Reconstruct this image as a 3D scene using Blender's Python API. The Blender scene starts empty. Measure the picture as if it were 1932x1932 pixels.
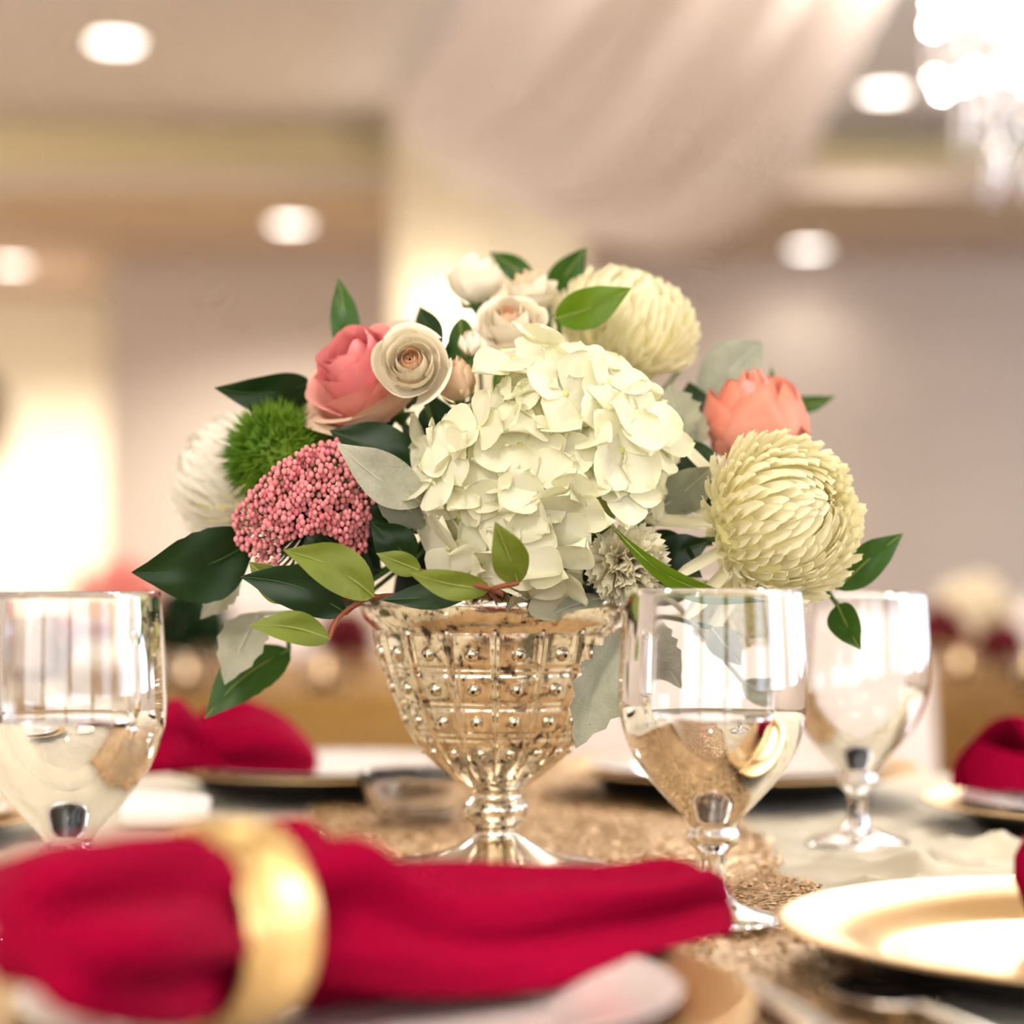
import bpy, bmesh, math, random
import numpy as np
from mathutils import Vector, Matrix, Quaternion, noise

random.seed(7)
SC = bpy.context.scene
COL = SC.collection
F = 50.0 / 24.0 * 1932.0        # focal length in pixels of the 1932 frame
HY = 1090.0                     # horizon row
EYE = 0.93                      # eye height in metres
TZ = 0.75                       # table top

# ------------------------------------------------------------------ camera, world, light, exposure
cd = bpy.data.cameras.new('camera')
cd.sensor_fit = 'HORIZONTAL'; cd.sensor_width = 24.0; cd.lens = 50.0
cd.shift_y = (HY - 966.0) / 1932.0
cd.clip_start = 0.02; cd.clip_end = 100
cd.dof.use_dof = True; cd.dof.focus_distance = 1.165; cd.dof.aperture_fstop = 2.0
cam = bpy.data.objects.new('camera', cd); COL.objects.link(cam)
cam.location = (0, 0, EYE); cam.rotation_euler = (math.pi / 2, 0, 0)
SC.camera = cam

SC.view_settings.view_transform = 'Standard'
SC.view_settings.look = 'None'
SC.view_settings.gamma = 1.0
SC.view_settings.use_curve_mapping = False
SC.view_settings.exposure = 0.78

cy = SC.cycles                  # shorter light paths: the room needs no caustics
cy.max_bounces = 9; cy.diffuse_bounces = 3; cy.glossy_bounces = 3; cy.transmission_bounces = 9
cy.caustics_reflective = False; cy.caustics_refractive = False
cy.use_adaptive_sampling = True; cy.adaptive_threshold = 0.08; cy.adaptive_min_samples = 12

w = bpy.data.worlds.new('world'); SC.world = w; w.use_nodes = True
w.node_tree.nodes['Background'].inputs[0].default_value = (0.62, 0.78, 1.0, 1)
w.node_tree.nodes['Background'].inputs[1].default_value = 1.0

def area_light(name, loc, target, sx, sy, energy, color):
    l = bpy.data.lights.new(name, 'AREA'); l.shape = 'RECTANGLE'; l.size = sx; l.size_y = sy
    l.energy = energy; l.color = color
    o = bpy.data.objects.new(name, l); COL.objects.link(o); o.location = loc
    o.rotation_euler = (Vector(target) - Vector(loc)).to_track_quat('-Z', 'Y').to_euler()
    return o
WIN_Y = (-2.6, 0.2, 3.0, 5.8, 8.6, 11.0)  # the last three are unseen windows added to light the far hall
for wy, en in zip(WIN_Y, (16, 18, 18, 20, 15, 9)):     # daylight entering by the windows of the side wall
    area_light('window_daylight', (5.42, wy, 1.75), (0, wy, 1.4), 1.5, 1.9, en, (0.68, 0.80, 1.0))
FILL_WIN_X = (-3.8, -0.4, 3.0)
for wx in FILL_WIN_X:                # frontal fill from three unseen windows added behind the viewpoint
    area_light('window_daylight', (wx, -4.92, 1.65), (wx, 0, 1.5), 2.9, 2.3, 52, (1.0, 0.97, 0.90))

# ------------------------------------------------------------------ materials
def lin(h):
    h = h.lstrip('#')
    v = [int(h[i:i + 2], 16) / 255 for i in (0, 2, 4)]
    return tuple(c / 12.92 if c <= .04045 else ((c + .055) / 1.055) ** 2.4 for c in v) + (1.0,)

def mat(name, col, rough=.5, metal=0., spec=.5, trans=0., ior=1.45, col2=None, nscale=30, ndet=2, bump=0., bscale=200,
        transl=0., tcol=None, sheen=0., coat=0., ramp=(.35, .65)):
    m = bpy.data.materials.new(name); m.use_nodes = True
    nt = m.node_tree; N = nt.nodes; L = nt.links
    b = N['Principled BSDF']
    b.inputs['Base Color'].default_value = lin(col)
    b.inputs['Roughness'].default_value = rough
    b.inputs['Metallic'].default_value = metal
    b.inputs['Specular IOR Level'].default_value = spec
    b.inputs['IOR'].default_value = ior
    b.inputs['Transmission Weight'].default_value = trans
    b.inputs['Sheen Weight'].default_value = sheen
    b.inputs['Coat Weight'].default_value = coat
    tc = N.new('ShaderNodeTexCoord')
    if col2:
        n = N.new('ShaderNodeTexNoise'); n.inputs['Scale'].default_value = nscale; n.inputs['Detail'].default_value = ndet
        L.new(tc.outputs['Object'], n.inputs['Vector'])
        r = N.new('ShaderNodeValToRGB')
        r.color_ramp.elements[0].position = ramp[0]; r.color_ramp.elements[0].color = lin(col)
        r.color_ramp.elements[1].position = ramp[1]; r.color_ramp.elements[1].color = lin(col2)
        L.new(n.outputs[0], r.inputs[0]); L.new(r.outputs[0], b.inputs['Base Color'])
    if bump:
        n2 = N.new('ShaderNodeTexNoise'); n2.inputs['Scale'].default_value = bscale; n2.inputs['Detail'].default_value = 3
        L.new(tc.outputs['Object'], n2.inputs['Vector'])
        bp = N.new('ShaderNodeBump'); bp.inputs['Strength'].default_value = bump; bp.inputs['Distance'].default_value = .002
        L.new(n2.outputs[0], bp.inputs['Height']); L.new(bp.outputs[0], b.inputs['Normal'])
    if transl:
        t = N.new('ShaderNodeBsdfTranslucent'); t.inputs[0].default_value = lin(tcol or col)
        mx = N.new('ShaderNodeMixShader'); mx.inputs[0].default_value = transl
        L.new(b.outputs[0], mx.inputs[1]); L.new(t.outputs[0], mx.inputs[2])
        L.new(mx.outputs[0], N['Material Output'].inputs[0])
    return m

def emit(name, col, strength):
    m = bpy.data.materials.new(name); m.use_nodes = True
    N = m.node_tree.nodes; N.remove(N['Principled BSDF'])
    e = N.new('ShaderNodeEmission'); e.inputs[0].default_value = lin(col); e.inputs[1].default_value = strength
    m.node_tree.links.new(e.outputs[0], N['Material Output'].inputs[0])
    return m

M = {}
M['wall'] = mat('wall_paint', '#d9cabf', .85, bump=.05)
M['wallcool'] = mat('wall_paint_mauve', '#d2c4b9', .85, bump=.05)
M['cream'] = mat('cream_paint', '#f4ecd6', .8, bump=.05)
M['pillar'] = mat('pillar_paint', '#e2d3b6', .8, bump=.05)
M['ceil'] = mat('ceiling_paint', '#f4efea', .9, bump=.05)
M['beam'] = mat('beam_paint', '#e8d5a8', .9)
M['lowceil'] = mat('low_ceiling_paint', '#d3c0ae', .9)
M['carpet'] = mat('carpet', '#6e5a4c', .95, col2='#8c7862', nscale=3, bump=.4, bscale=300)
M['drape'] = mat('sheer_drape', '#efe2da', .8, transl=.25, sheen=.3)
M['trim'] = mat('trim_white', '#eee6da', .5)
M['lamp'] = emit('lamp_lens', '#fff6ea', 5.0)
M['bulb'] = emit('bulb_glow', '#fff0dc', 5.0)
M['sconce'] = emit('sconce_glow', '#fff2d8', 3.0)
M['flame'] = emit('flame_glow', '#ffcf94', 2.6)  # small glow standing in for glints on the far tables
M['wax'] = mat('candle_wax', '#f3e7d2', .5, transl=.3)
M['glass'] = mat('clear_glass', '#ffffff', 0.0, trans=1., ior=1.48)
M['crystal'] = mat('crystal_glass', '#fffafa', 0.02, trans=1., ior=1.55)
M['water'] = mat('water_clear', '#ffffff', 0.0, trans=1., ior=1.33)
M['chrome'] = mat('chrome', '#e8e4e0', .12, metal=1.)
M['silver'] = mat('cutlery_steel', '#e6e0d8', .18, metal=1.)
M['goldring'] = mat('gold_ring', '#f0cf8c', .36, metal=1.)
M['charger'] = mat('charger_gold', '#dcbb88', .36, metal=.8, col2='#d3ad74', nscale=12)
M['under'] = mat('charger_underside', '#17100c', .6)
M['china'] = mat('white_china', '#f4eeea', .15, coat=.3)
M['napkin'] = mat('crimson_napkin', '#98002f', .85, spec=.06, col2='#8c0029', nscale=6, bump=.12, bscale=900)
M['cloth'] = mat('ivory_cloth', '#dcd2ba', .7, sheen=.15, bump=.06, bscale=900)
M['goldcloth'] = mat('gold_cloth', '#97702f', .6, col2='#835a22', nscale=2.2)
M['chairwhite'] = mat('chair_cover', '#e9dcd6', .75, sheen=.2)
M['darkmetal'] = mat('dark_metal', '#3a3330', .5, metal=.6)
M['wood'] = mat('table_wood', '#6a4a30', .6)
M['foam'] = mat('floral_foam', '#12200d', .95)
M['burgundy'] = mat('burgundy_petal', '#7c1526', .7)
M['frame'] = mat('frame_brown', '#6b4a2c', .5)

def runner_mat():
    m = bpy.data.materials.new('gold_sequin'); m.use_nodes = True
    nt = m.node_tree; N = nt.nodes; L = nt.links; b = N['Principled BSDF']
    tc = N.new('ShaderNodeTexCoord')
    v = N.new('ShaderNodeTexVoronoi'); v.inputs['Scale'].default_value = 330
    L.new(tc.outputs['Object'], v.inputs['Vector'])
    r = N.new('ShaderNodeValToRGB')
    r.color_ramp.elements[0].color = lin('#a07c4e'); r.color_ramp.elements[1].color = lin('#d8b78a')
    L.new(v.outputs['Color'], r.inputs[0]); L.new(r.outputs[0], b.inputs['Base Color'])
    b.inputs['Metallic'].default_value = .55; b.inputs['Roughness'].default_value = .38
    g = N.new('ShaderNodeNewGeometry')
    sub = N.new('ShaderNodeVectorMath'); sub.operation = 'SUBTRACT'; sub.inputs[1].default_value = (.5, .5, .5)
    L.new(v.outputs['Color'], sub.inputs[0])
    sc = N.new('ShaderNodeVectorMath'); sc.operation = 'SCALE'; sc.inputs['Scale'].default_value = .9
    L.new(sub.outputs[0], sc.inputs[0])
    ad = N.new('ShaderNodeVectorMath'); ad.operation = 'ADD'
    L.new(g.outputs['Normal'], ad.inputs[0]); L.new(sc.outputs[0], ad.inputs[1])
    nm = N.new('ShaderNodeVectorMath'); nm.operation = 'NORMALIZE'
    L.new(ad.outputs[0], nm.inputs[0]); L.new(nm.outputs[0], b.inputs['Normal'])
    return m
M['runner'] = runner_mat()
M['sequin'] = mat('sequin_metal', '#d9b484', .38, metal=.7)

def mercury_mat():
    m = bpy.data.materials.new('mercury_glass'); m.use_nodes = True
    nt = m.node_tree; N = nt.nodes; L = nt.links; b = N['Principled BSDF']
    tc = N.new('ShaderNodeTexCoord')
    n = N.new('ShaderNodeTexNoise'); n.inputs['Scale'].default_value = 190; n.inputs['Detail'].default_value = 5
    n2 = N.new('ShaderNodeTexNoise'); n2.inputs['Scale'].default_value = 22; n2.inputs['Detail'].default_value = 3
    L.new(tc.outputs['Object'], n.inputs['Vector']); L.new(tc.outputs['Object'], n2.inputs['Vector'])
    a = N.new('ShaderNodeMath'); a.operation = 'MULTIPLY_ADD'; a.inputs[1].default_value = .75
    L.new(n.outputs[0], a.inputs[0])
    h = N.new('ShaderNodeMath'); h.operation = 'MULTIPLY'; h.inputs[1].default_value = .3
    L.new(n2.outputs[0], h.inputs[0]); L.new(h.outputs[0], a.inputs[2])
    r = N.new('ShaderNodeValToRGB')
    e = r.color_ramp.elements
    e[0].position = .38; e[0].color = lin('#4a3c2c'); e[1].position = .475; e[1].color = lin('#d8c8ac')
    e.new(.62).color = lin('#efe6d4')
    L.new(a.outputs[0], r.inputs[0]); L.new(r.outputs[0], b.inputs['Base Color'])
    r2 = N.new('ShaderNodeValToRGB')
    r2.color_ramp.elements[0].position = .38; r2.color_ramp.elements[0].color = (.5, .5, .5, 1)
    r2.color_ramp.elements[1].position = .5; r2.color_ramp.elements[1].color = (.11, .11, .11, 1)
    L.new(a.outputs[0], r2.inputs[0]); L.new(r2.outputs[0], b.inputs['Roughness'])
    b.inputs['Metallic'].default_value = .92
    b.inputs['Coat Weight'].default_value = .5; b.inputs['Coat Roughness'].default_value = .04
    bp = N.new('ShaderNodeBump'); bp.inputs['Strength'].default_value = .25; bp.inputs['Distance'].default_value = .001
    L.new(n.outputs[0], bp.inputs['Height']); L.new(bp.outputs[0], b.inputs['Normal'])
    return m
M['mercury'] = mercury_mat()

# flower and leaf materials
M['hyd'] = mat('hydrangea_petal', '#fbf8e6', .6, col2='#f6f4d2', nscale=40, transl=.3, tcol='#efecb6')
M['hydc'] = mat('hydrangea_eye', '#d3d786', .6)
M['green_core'] = mat('floret_core', '#a9b262', .8)
M['mum'] = mat('mum_cream', '#fdf7de', .6, transl=.3, tcol='#faf0b4')
M['mumw'] = mat('mum_white', '#fbf5ea', .6, transl=.25, tcol='#f8f0da')
M['mumy'] = mat('mum_core', '#f2e8ac', .7)
M['carn'] = mat('carnation_petal', '#f6efdb', .6, transl=.3, tcol='#ece3b0')
M['rosecream'] = mat('rose_cream', '#fff7e4', .55, transl=.2, tcol='#fdeac2')
M['rosepeach'] = mat('rose_peach', '#fbdcbd', .55, transl=.3, tcol='#fac898')
M['rosepink'] = mat('rose_pink', '#fb9fa2', .55, transl=.25, tcol='#fba4a4')
M['rosemid'] = mat('rose_midpink', '#f9b7ac', .55, transl=.3, tcol='#f99d94')
M['roseouter'] = mat('rose_outer_cream', '#f6e4c6', .55, col2='#f4cbb2', nscale=30, transl=.25, tcol='#eeb592')
M['rosecoral'] = mat('rose_coral', '#f2957c', .55, col2='#f7b6a2', nscale=30, transl=.25, tcol='#f8a690')
M['rice'] = mat('rice_flower_pink', '#d96a78', .5, col2='#ec9a9c', nscale=60)
M['ricestem'] = mat('rice_flower_stem', '#46512a', .7)
M['dianthus'] = mat('dianthus_green', '#4f7d10', .6, col2='#7fa31c', nscale=25, transl=.25, tcol='#6f9c10')
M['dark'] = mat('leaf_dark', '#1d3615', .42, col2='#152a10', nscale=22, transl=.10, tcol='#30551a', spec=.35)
M['mid'] = mat('leaf_mid', '#355a1e', .42, col2='#2a4c18', nscale=22, transl=.18, tcol='#4f7a1e', spec=.35)
M['olive'] = mat('leaf_olive', '#7d8a36', .45, col2='#687828', nscale=22, transl=.22, tcol='#8a922a', spec=.35)
M['bright'] = mat('leaf_bright', '#4f7a14', .42, col2='#5e7d10', nscale=22, transl=.32, tcol='#718a0a', spec=.35)
M['silverleaf'] = mat('leaf_silver', '#b7b6a2', .85, col2='#a3a48c', nscale=60, transl=.15, tcol='#a9a77c', sheen=.4, bump=.3, bscale=500)
M['greyleaf'] = mat('leaf_grey_green', '#8d9080', .85, col2='#9fa18e', nscale=60, transl=.15, tcol='#8f9470', sheen=.3, bump=.3, bscale=500)
M['rib'] = mat('leaf_rib', '#8d9848', .5)
M['ribdark'] = mat('leaf_rib_dark', '#35531f', .5)
M['ribsilver'] = mat('leaf_rib_silver', '#c4c2b0', .8)
M['stem'] = mat('stem_green', '#4d6a26', .6)
M['twig'] = mat('twig_red', '#8a4a2c', .6)

# ------------------------------------------------------------------ helpers
def P(px, py, d):
    """Point seen at a pixel of the 1932 frame at depth d metres in front of the camera."""
    return Vector(((px - 966.0) / F * d, d, EYE - (py - HY) / F * d))

def link(o, parent=None):
    COL.objects.link(o)
    if parent is not None: o.parent = parent
    return o

def mkmesh(name, verts, faces, material, smooth=True):
    me = bpy.data.meshes.new(name)
    me.from_pydata([tuple(v) for v in verts], [], faces)
    if smooth: me.polygons.foreach_set('use_smooth', [True] * len(me.polygons))
    if material is not None: me.materials.append(material)
    me.update()
    return me

def obj(name, me, parent=None, matrix=None):
    o = link(bpy.data.objects.new(name, me), parent)
    if matrix is not None: o.matrix_basis = matrix
    return o

def wobj(name, verts, faces, material, parent=None, smooth=True, origin=None):
    """Mesh given in world coordinates; stored relative to its parent's origin (parents are only translated) or to `origin`."""
    off = parent.location if parent is not None else (Vector(origin) if origin is not None else Vector((0, 0, 0)))
    o = obj(name, mkmesh(name, [Vector(v) - off for v in verts], faces, material, smooth), parent)
    if parent is None: o.location = off
    return o

def tag(o, label=None, cat=None, group=None, kind=None):
    if label: o['label'] = label
    if cat: o['category'] = cat
    if group: o['group'] = group
    if kind: o['kind'] = kind
    return o

def thing(name, label, cat, loc=(0, 0, 0), group=None, matrix=None):
    o = link(bpy.data.objects.new(name, None)); o.empty_display_size = .02
    if matrix is not None: o.matrix_basis = matrix
    else: o.location = loc
    return tag(o, label, cat, group)

def frame(origin, zaxis, xhint=(1, 0, 0), spin=0.):
    z = Vector(zaxis).normalized(); x = Vector(xhint)
    x = (x - z * x.dot(z))
    if x.length < 1e-5: x = z.orthogonal()
    x.normalize(); y = z.cross(x)
    m = Matrix((x, y, z)).transposed().to_4x4()
    m = Matrix.Translation(Vector(origin)) @ m
    return m @ Matrix.Rotation(spin, 4, 'Z') if spin else m

def grid_faces(nu, nv, wrap_v=False):
    f = []
    for i in range(nu - 1):
        for j in range(nv if wrap_v else nv - 1):
            k = (j + 1) % nv
            f.append((i * nv + j, i * nv + k, (i + 1) * nv + k, (i + 1) * nv + j))
    return f

def lathe(profile, seg=48):
    """Vertices and faces of a profile [(r,z)...] turned round z."""
    v = []; f = []
    for r, z in profile:
        for j in range(seg):
            a = 2 * math.pi * j / seg
            v.append((r * math.cos(a), r * math.sin(a), z))
    f = [tuple(reversed(q)) for q in grid_faces(len(profile), seg, True)]
    return v, f

def smooth_profile(pts, n=6):
    """Catmull-Rom through profile points."""
    out = []
    for i in range(len(pts) - 1):
        p0 = pts[max(i - 1, 0)]; p1 = pts[i]; p2 = pts[i + 1]; p3 = pts[min(i + 2, len(pts) - 1)]
        for k in range(n):
            t = k / n
            out.append(tuple(.5 * ((2 * b) + (-a + c) * t + (2 * a - 5 * b + 4 * c - d) * t * t + (-a + 3 * b - 3 * c + d) * t ** 3)
                             for a, b, c, d in zip(p0, p1, p2, p3)))
    out.append(tuple(pts[-1]))
    return out

def tube(points, r, seg=7, taper=1.0):
    pts = [Vector(p) for p in points]
    v = []; n = len(pts)
    for i, p in enumerate(pts):
        t = (pts[min(i + 1, n - 1)] - pts[max(i - 1, 0)]).normalized()
        a = t.orthogonal().normalized()
        if i: a = (pa - t * pa.dot(t)).normalized()
        pa = a; b = t.cross(a)
        rr = r * (1 + (taper - 1) * i / max(1, n - 1))
        for j in range(seg):
            an = 2 * math.pi * j / seg
            v.append(p + a * math.cos(an) * rr + b * math.sin(an) * rr)
    f = grid_faces(n, seg, True)
    f.append(tuple(range(seg - 1, -1, -1))); f.append(tuple(range((n - 1) * seg, n * seg)))
    return v, f

def curve_pts(pts, n=6):
    return [Vector(p) for p in smooth_profile([tuple(p) for p in pts], n)]

def box(x0, x1, y0, y1, z0, z1):
    v = [(x, y, z) for z in (z0, z1) for y in (y0, y1) for x in (x0, x1)]
    f = [(0, 2, 3, 1), (4, 5, 7, 6), (0, 1, 5, 4), (2, 6, 7, 3), (0, 4, 6, 2), (1, 3, 7, 5)]
    return v, f

def struct(name, vf, m, parent=None):
    o = wobj(name, vf[0], vf[1], m, parent, smooth=False)
    if parent is None: tag(o, kind='structure')
    return o

def ball(r, seg=16, rings=10, sq=(1, 1, 1)):
    prof = [(max(1e-4, r * math.sin(math.pi * i / rings)), -r * math.cos(math.pi * i / rings)) for i in range(rings + 1)]
    v, f = lathe(prof, seg)
    return [(x * sq[0], y * sq[1], z * sq[2]) for x, y, z in v], f

# ------------------------------------------------------------------ the room
H1 = EYE + 2.13        # hall ceiling
H2 = EYE + 1.79        # dropped ceiling beyond the beam
tag(struct('floor', box(-6, 5.5, -5, 15, -.1, 0), M['carpet']), 'brown patterned carpet of the hall', 'floor')
tag(struct('ceiling', box(-6, 5.5, -5, 11.2, H1, H1 + .1), M['ceil']), 'pale hall ceiling with recessed lights', 'ceiling')
# beam: slightly turned so that its far end is deeper
bv = []
for x, d in ((-6, 9.75), (5.5, 10.75)):
    for z in (H2, H1 + .05):
        bv.append((x, d, z)); bv.append((x, d + .35, z))
bf = [(0, 4, 6, 2), (1, 3, 7, 5), (0, 1, 5, 4), (2, 6, 7, 3), (0, 2, 3, 1), (4, 5, 7, 6)]
tag(struct('trim_1', (bv, bf), M['beam']), 'tan painted ceiling beam across the hall', 'beam')
tag(struct('ceiling_dropped', box(-6, 5.5, 9.9, 15, H2 + .001, H2 + .1), M['lowceil']), 'lower tan ceiling beyond the beam', 'ceiling')
# far wall with an alcove on one side
xa = (200 - 966) / F * 12.0
tag(struct('wall_back', box(xa, 5.5, 12.0, 15, 0, H2 + .05), M['wallcool']), 'mauve beige far wall of the hall', 'wall')
tag(struct('wall_alcove', box(-6, xa + .02, 13.6, 15, 0, H2 + .05), M['cream']), 'cream alcove wall washed by a ceiling light', 'wall')
tag(struct('wall_left', box(-6.1, -6, -5, 15, 0, H1), M['wall']), 'beige side wall', 'wall')
wf = tag(struct('wall_front', box(-6, 5.5, -5.1, -5, 0, .45), M['wall']), 'beige wall with windows behind the viewpoint', 'wall')
struct('wall_section', box(-6, 5.5, -5.1, -5, 2.85, H1), M['wall'], wf)
xs_ = [-6] + [v for wx in FILL_WIN_X for v in (wx - 1.47, wx + 1.47)] + [5.5]
for i in range(0, len(xs_), 2):
    struct('wall_section', box(xs_[i], xs_[i + 1], -5.1, -5, .45, 2.85), M['wall'], wf)
for k, wx in enumerate(FILL_WIN_X):  # windows added out of view to light the bouquet from the front
    wn = tag(struct('window_%d' % (k + 11), box(wx - 1.47, wx + 1.47, -5.12, -4.99, .43, .48), M['trim']), 'white framed window behind the viewpoint', 'window')
    for xx in (wx - 1.47, wx - .02, wx + 1.43):
        struct('window_frame', box(xx, xx + .04, -5.1, -5, .48, 2.85), M['trim'], wn)
    struct('window_frame', box(wx - 1.47, wx + 1.47, -5.1, -5, 2.81, 2.85), M['trim'], wn)
    struct('window_pane', box(wx - 1.47, wx + 1.47, -5.051, -5.045, .48, 2.83), M['glass'], wn)
# side wall with windows; the farthest are added to cool the far wall
wr = tag(struct('wall_right', box(5.5, 5.6, -5, 15, 0, .8), M['wall']), 'beige side wall with windows', 'wall')
struct('wall_section', box(5.5, 5.6, -5, 15, 2.7, H1), M['wall'], wr)
ys = [-5] + [v for wy in WIN_Y for v in (wy - .75, wy + .75)] + [15]
for i in range(0, len(ys), 2):
    struct('wall_section', box(5.5, 5.6, ys[i], ys[i + 1], .8, 2.7), M['wall'], wr)
for k, wy in enumerate(WIN_Y):
    wn = tag(struct('window_%d' % (k + 1), box(5.49, 5.62, wy - .75, wy + .75, .78, .83), M['trim']), 'white framed hall window', 'window')
    for yy in (wy - .75, wy - .02, wy + .71):
        struct('window_frame', box(5.5, 5.6, yy, yy + .04, .83, 2.7), M['trim'], wn)
    for zz in (1.7, 2.66):
        struct('window_frame', box(5.5, 5.6, wy - .75, wy + .75, zz, zz + .04), M['trim'], wn)
    struct('window_pane', box(5.545, 5.551, wy - .75, wy + .75, .83, 2.68), M['glass'], wn)
# pillar that carries the wall lamp
PX0, PX1, PD = (742 - 966) / F * 9.55, (1104 - 966) / F * 9.55, 9.55
tag(struct('wall_pillar', box(PX0, PX1, PD, PD + .45, 0, H1 + .01), M['pillar']), 'cream pillar lit by a wall lamp behind the roses', 'pillar')

# ------------------------------------------------------------------ ceiling lights
ring_me = mkmesh('light_trim', *lathe([(.088, 0), (.1, -.004), (.112, -.008), (.116, -.004), (.116, 0)], 32), M['trim'])
lens_me = mkmesh('light_lens', *lathe([(.0005, -.006), (.05, -.006), (.088, -.002)], 32), M['lamp'])
WARM = (1.0, .93, .80)
def downlight(x, y, zc, label, energy, spread=150, col=WARM, blend=.8):
    t = thing('recessed_ceiling_light', label, 'ceiling light', (x, y, zc), 'recessed ceiling lights')
    obj('light_trim', ring_me, t); obj('light_lens', lens_me, t)
    l = bpy.data.lights.new('downlight', 'SPOT'); l.energy = energy; l.color = col
    l.spot_size = math.radians(spread); l.spot_blend = blend; l.shadow_soft_size = .09
    o = bpy.data.objects.new('downlight', l); link(o, t); o.location = (0, 0, -.03)
    return t
def dl_px(px, py, H, label, e, **k):
    d = (H - EYE) * F / (HY - py); return downlight((px - 966) / F * d, d, H, label, e, **k)
dl_px(218, 80, H1, 'round recessed ceiling light on the high ceiling before the tan beam', 190)
dl_px(548, 423, H2, 'round recessed light in the dropped ceiling above the pink and cream roses', 190)
dl_px(20, 500, H2, 'round recessed light in the alcove ceiling washing the cream wall', 300)
dl_px(1525, 470, H2, 'round recessed light in the dropped ceiling beside the hanging swag', 10)
dl_px(1670, 175, H1, 'round recessed light on the high ceiling beside the crystal chandelier', 70)
for x, y in ((-1.5, 4.6), (1.5, 1.3), (-1.4, 1.2), (0.1, 2.6), (1.4, -1.4), (-1.4, -1.4), (-3.6, 3.4), (3.4, 3.6), (-3.6, 7.2), (3.6, 7.4), (0.1, -0.3)):
    downlight(x, y, H1, 'round recessed light on the high ceiling over the dining tables', 12 if y < 4 else 45)

for x, y in ((-4.6, 11.0), (3.9, 11.0), (.3, 11.2)):  # extra downlights out of view, added to brighten the far walls
    downlight(x, y, H2, 'round recessed light in the dropped ceiling of the far aisle', 16 if x > 0 else 150)

# wall lamp on the pillar
sx, sz = (842 - 966) / F * (PD - .12), EYE + 450 / F * (PD - .12)
t = thing('wall_lamp', 'glowing wall lamp with a frosted bowl on the cream pillar', 'wall lamp', (sx, PD, sz))
wobj('mounting_plate', *[[(sx + x, PD - .012 + y, sz - .05 + z) for x, y, z in box(-.05, .05, 0, .014, -.1, .1)[0]], box(0, 1, 0, 1, 0, 1)[1]], M['goldring'], t)
v, f = lathe(smooth_profile([(.01, -.1), (.06, -.08), (.1, 0), (.12, .09), (.115, .09), (.09, 0), (.01, -.08)], 4), 28)
wobj('lamp_shade', [(sx + x, PD - .13 + y, sz + z) for x, y, z in v], f, M['sconce'], t)
l = bpy.data.lights.new('wall_lamp_glow', 'POINT'); l.energy = 2; l.color = WARM; l.shadow_soft_size = .08
o = link(bpy.data.objects.new('wall_lamp_glow', l), t); o.location = (0, -.2, .16)

# brown framed picture at the alcove
t = thing('picture_frame', 'dark brown oval frame hanging on the cream alcove wall', 'frame', P(-22, 790, 13.58))
v, f = lathe([(.3, 0), (.3, .03), (.36, .05), (.4, .03), (.4, 0)], 40)
c = P(-40, 790, 13.58)
wobj('frame_border', [(c.x + x * .48, c.y - z, c.z + y * .75) for x, y, z in v], f, M['frame'], t)
v, f = lathe([(.001, .012), (.3, .012)], 40)
wobj('frame_panel', [(c.x + x * .48, c.y - z, c.z + y * .75) for x, y, z in v], f, M['wood'], t)

# swag of pale fabric under the ceiling
lowc = curve_pts([P(1730, -110, 5.9), P(1595, 150, 6.6), P(1500, 330, 7.2), P(1400, 425, 7.8), P(1260, 470, 8.3), P(1110, 430, 8.8), P(1010, 380, 9.2), P(930, 330, 9.5)], 8)
upc = curve_pts([P(1010, -150, 6.0), P(930, -60, 6.9), P(880, 10, 7.6), P(820, 90, 8.2), P(775, 150, 8.7), P(755, 190, 9.1), P(748, 220, 9.3), P(745, 235, 9.5)], 8)
nu, nv = len(lowc), 61
vv = []
for i in range(nu):
    for j in range(nv):
        s = j / (nv - 1)
        p = upc[i].lerp(lowc[i], s)
        env = math.sin(math.pi * s) ** .6
        p = p + Vector((0, 0, -.10 * env + .028 * math.sin(s * 17 + .05 * i) * env + .012 * math.sin(s * 41 + 1 + .02 * i) * env))
        p = p + Vector((0, -.03 * math.sin(s * 17 + .9), 0))
        p.z = min(p.z, H1 - .02)
        vv.append(p)
tag(wobj('ceiling_swag_drape', vv, grid_faces(nu, nv), M['drape'], origin=lowc[0]), 'pale fabric swag draped below the ceiling toward the cream pillar', 'drape')

# ------------------------------------------------------------------ chandelier
CH = P(1968, 60, 5.4)
t = thing('crystal_chandelier', 'crystal chandelier with hanging glass drops beside the swag', 'chandelier', CH)
wobj('rod', *tube([CH + Vector((0, 0, -.2)), Vector((CH.x, CH.y, H1))], .012, 10), M['chrome'], t)
v, f = lathe([(.001, H1 - .03), (.06, H1 - .03), (.07, H1), (.001, H1)], 24)
wobj('ceiling_cup', [(CH.x + x, CH.y + y, z) for x, y, z in v], f, M['chrome'], t)
dv = [(0, 0, 0), (.014, 0, -.02), (0, .014, -.02), (-.014, 0, -.02), (0, -.014, -.02), (0, 0, -.062)]
df = [(0, 2, 1), (0, 3, 2), (0, 4, 3), (0, 1, 4), (5, 1, 2), (5, 2, 3), (5, 3, 4), (5, 4, 1)]
drop_me = mkmesh('crystal_drop', dv, df, M['crystal'], False)
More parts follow.
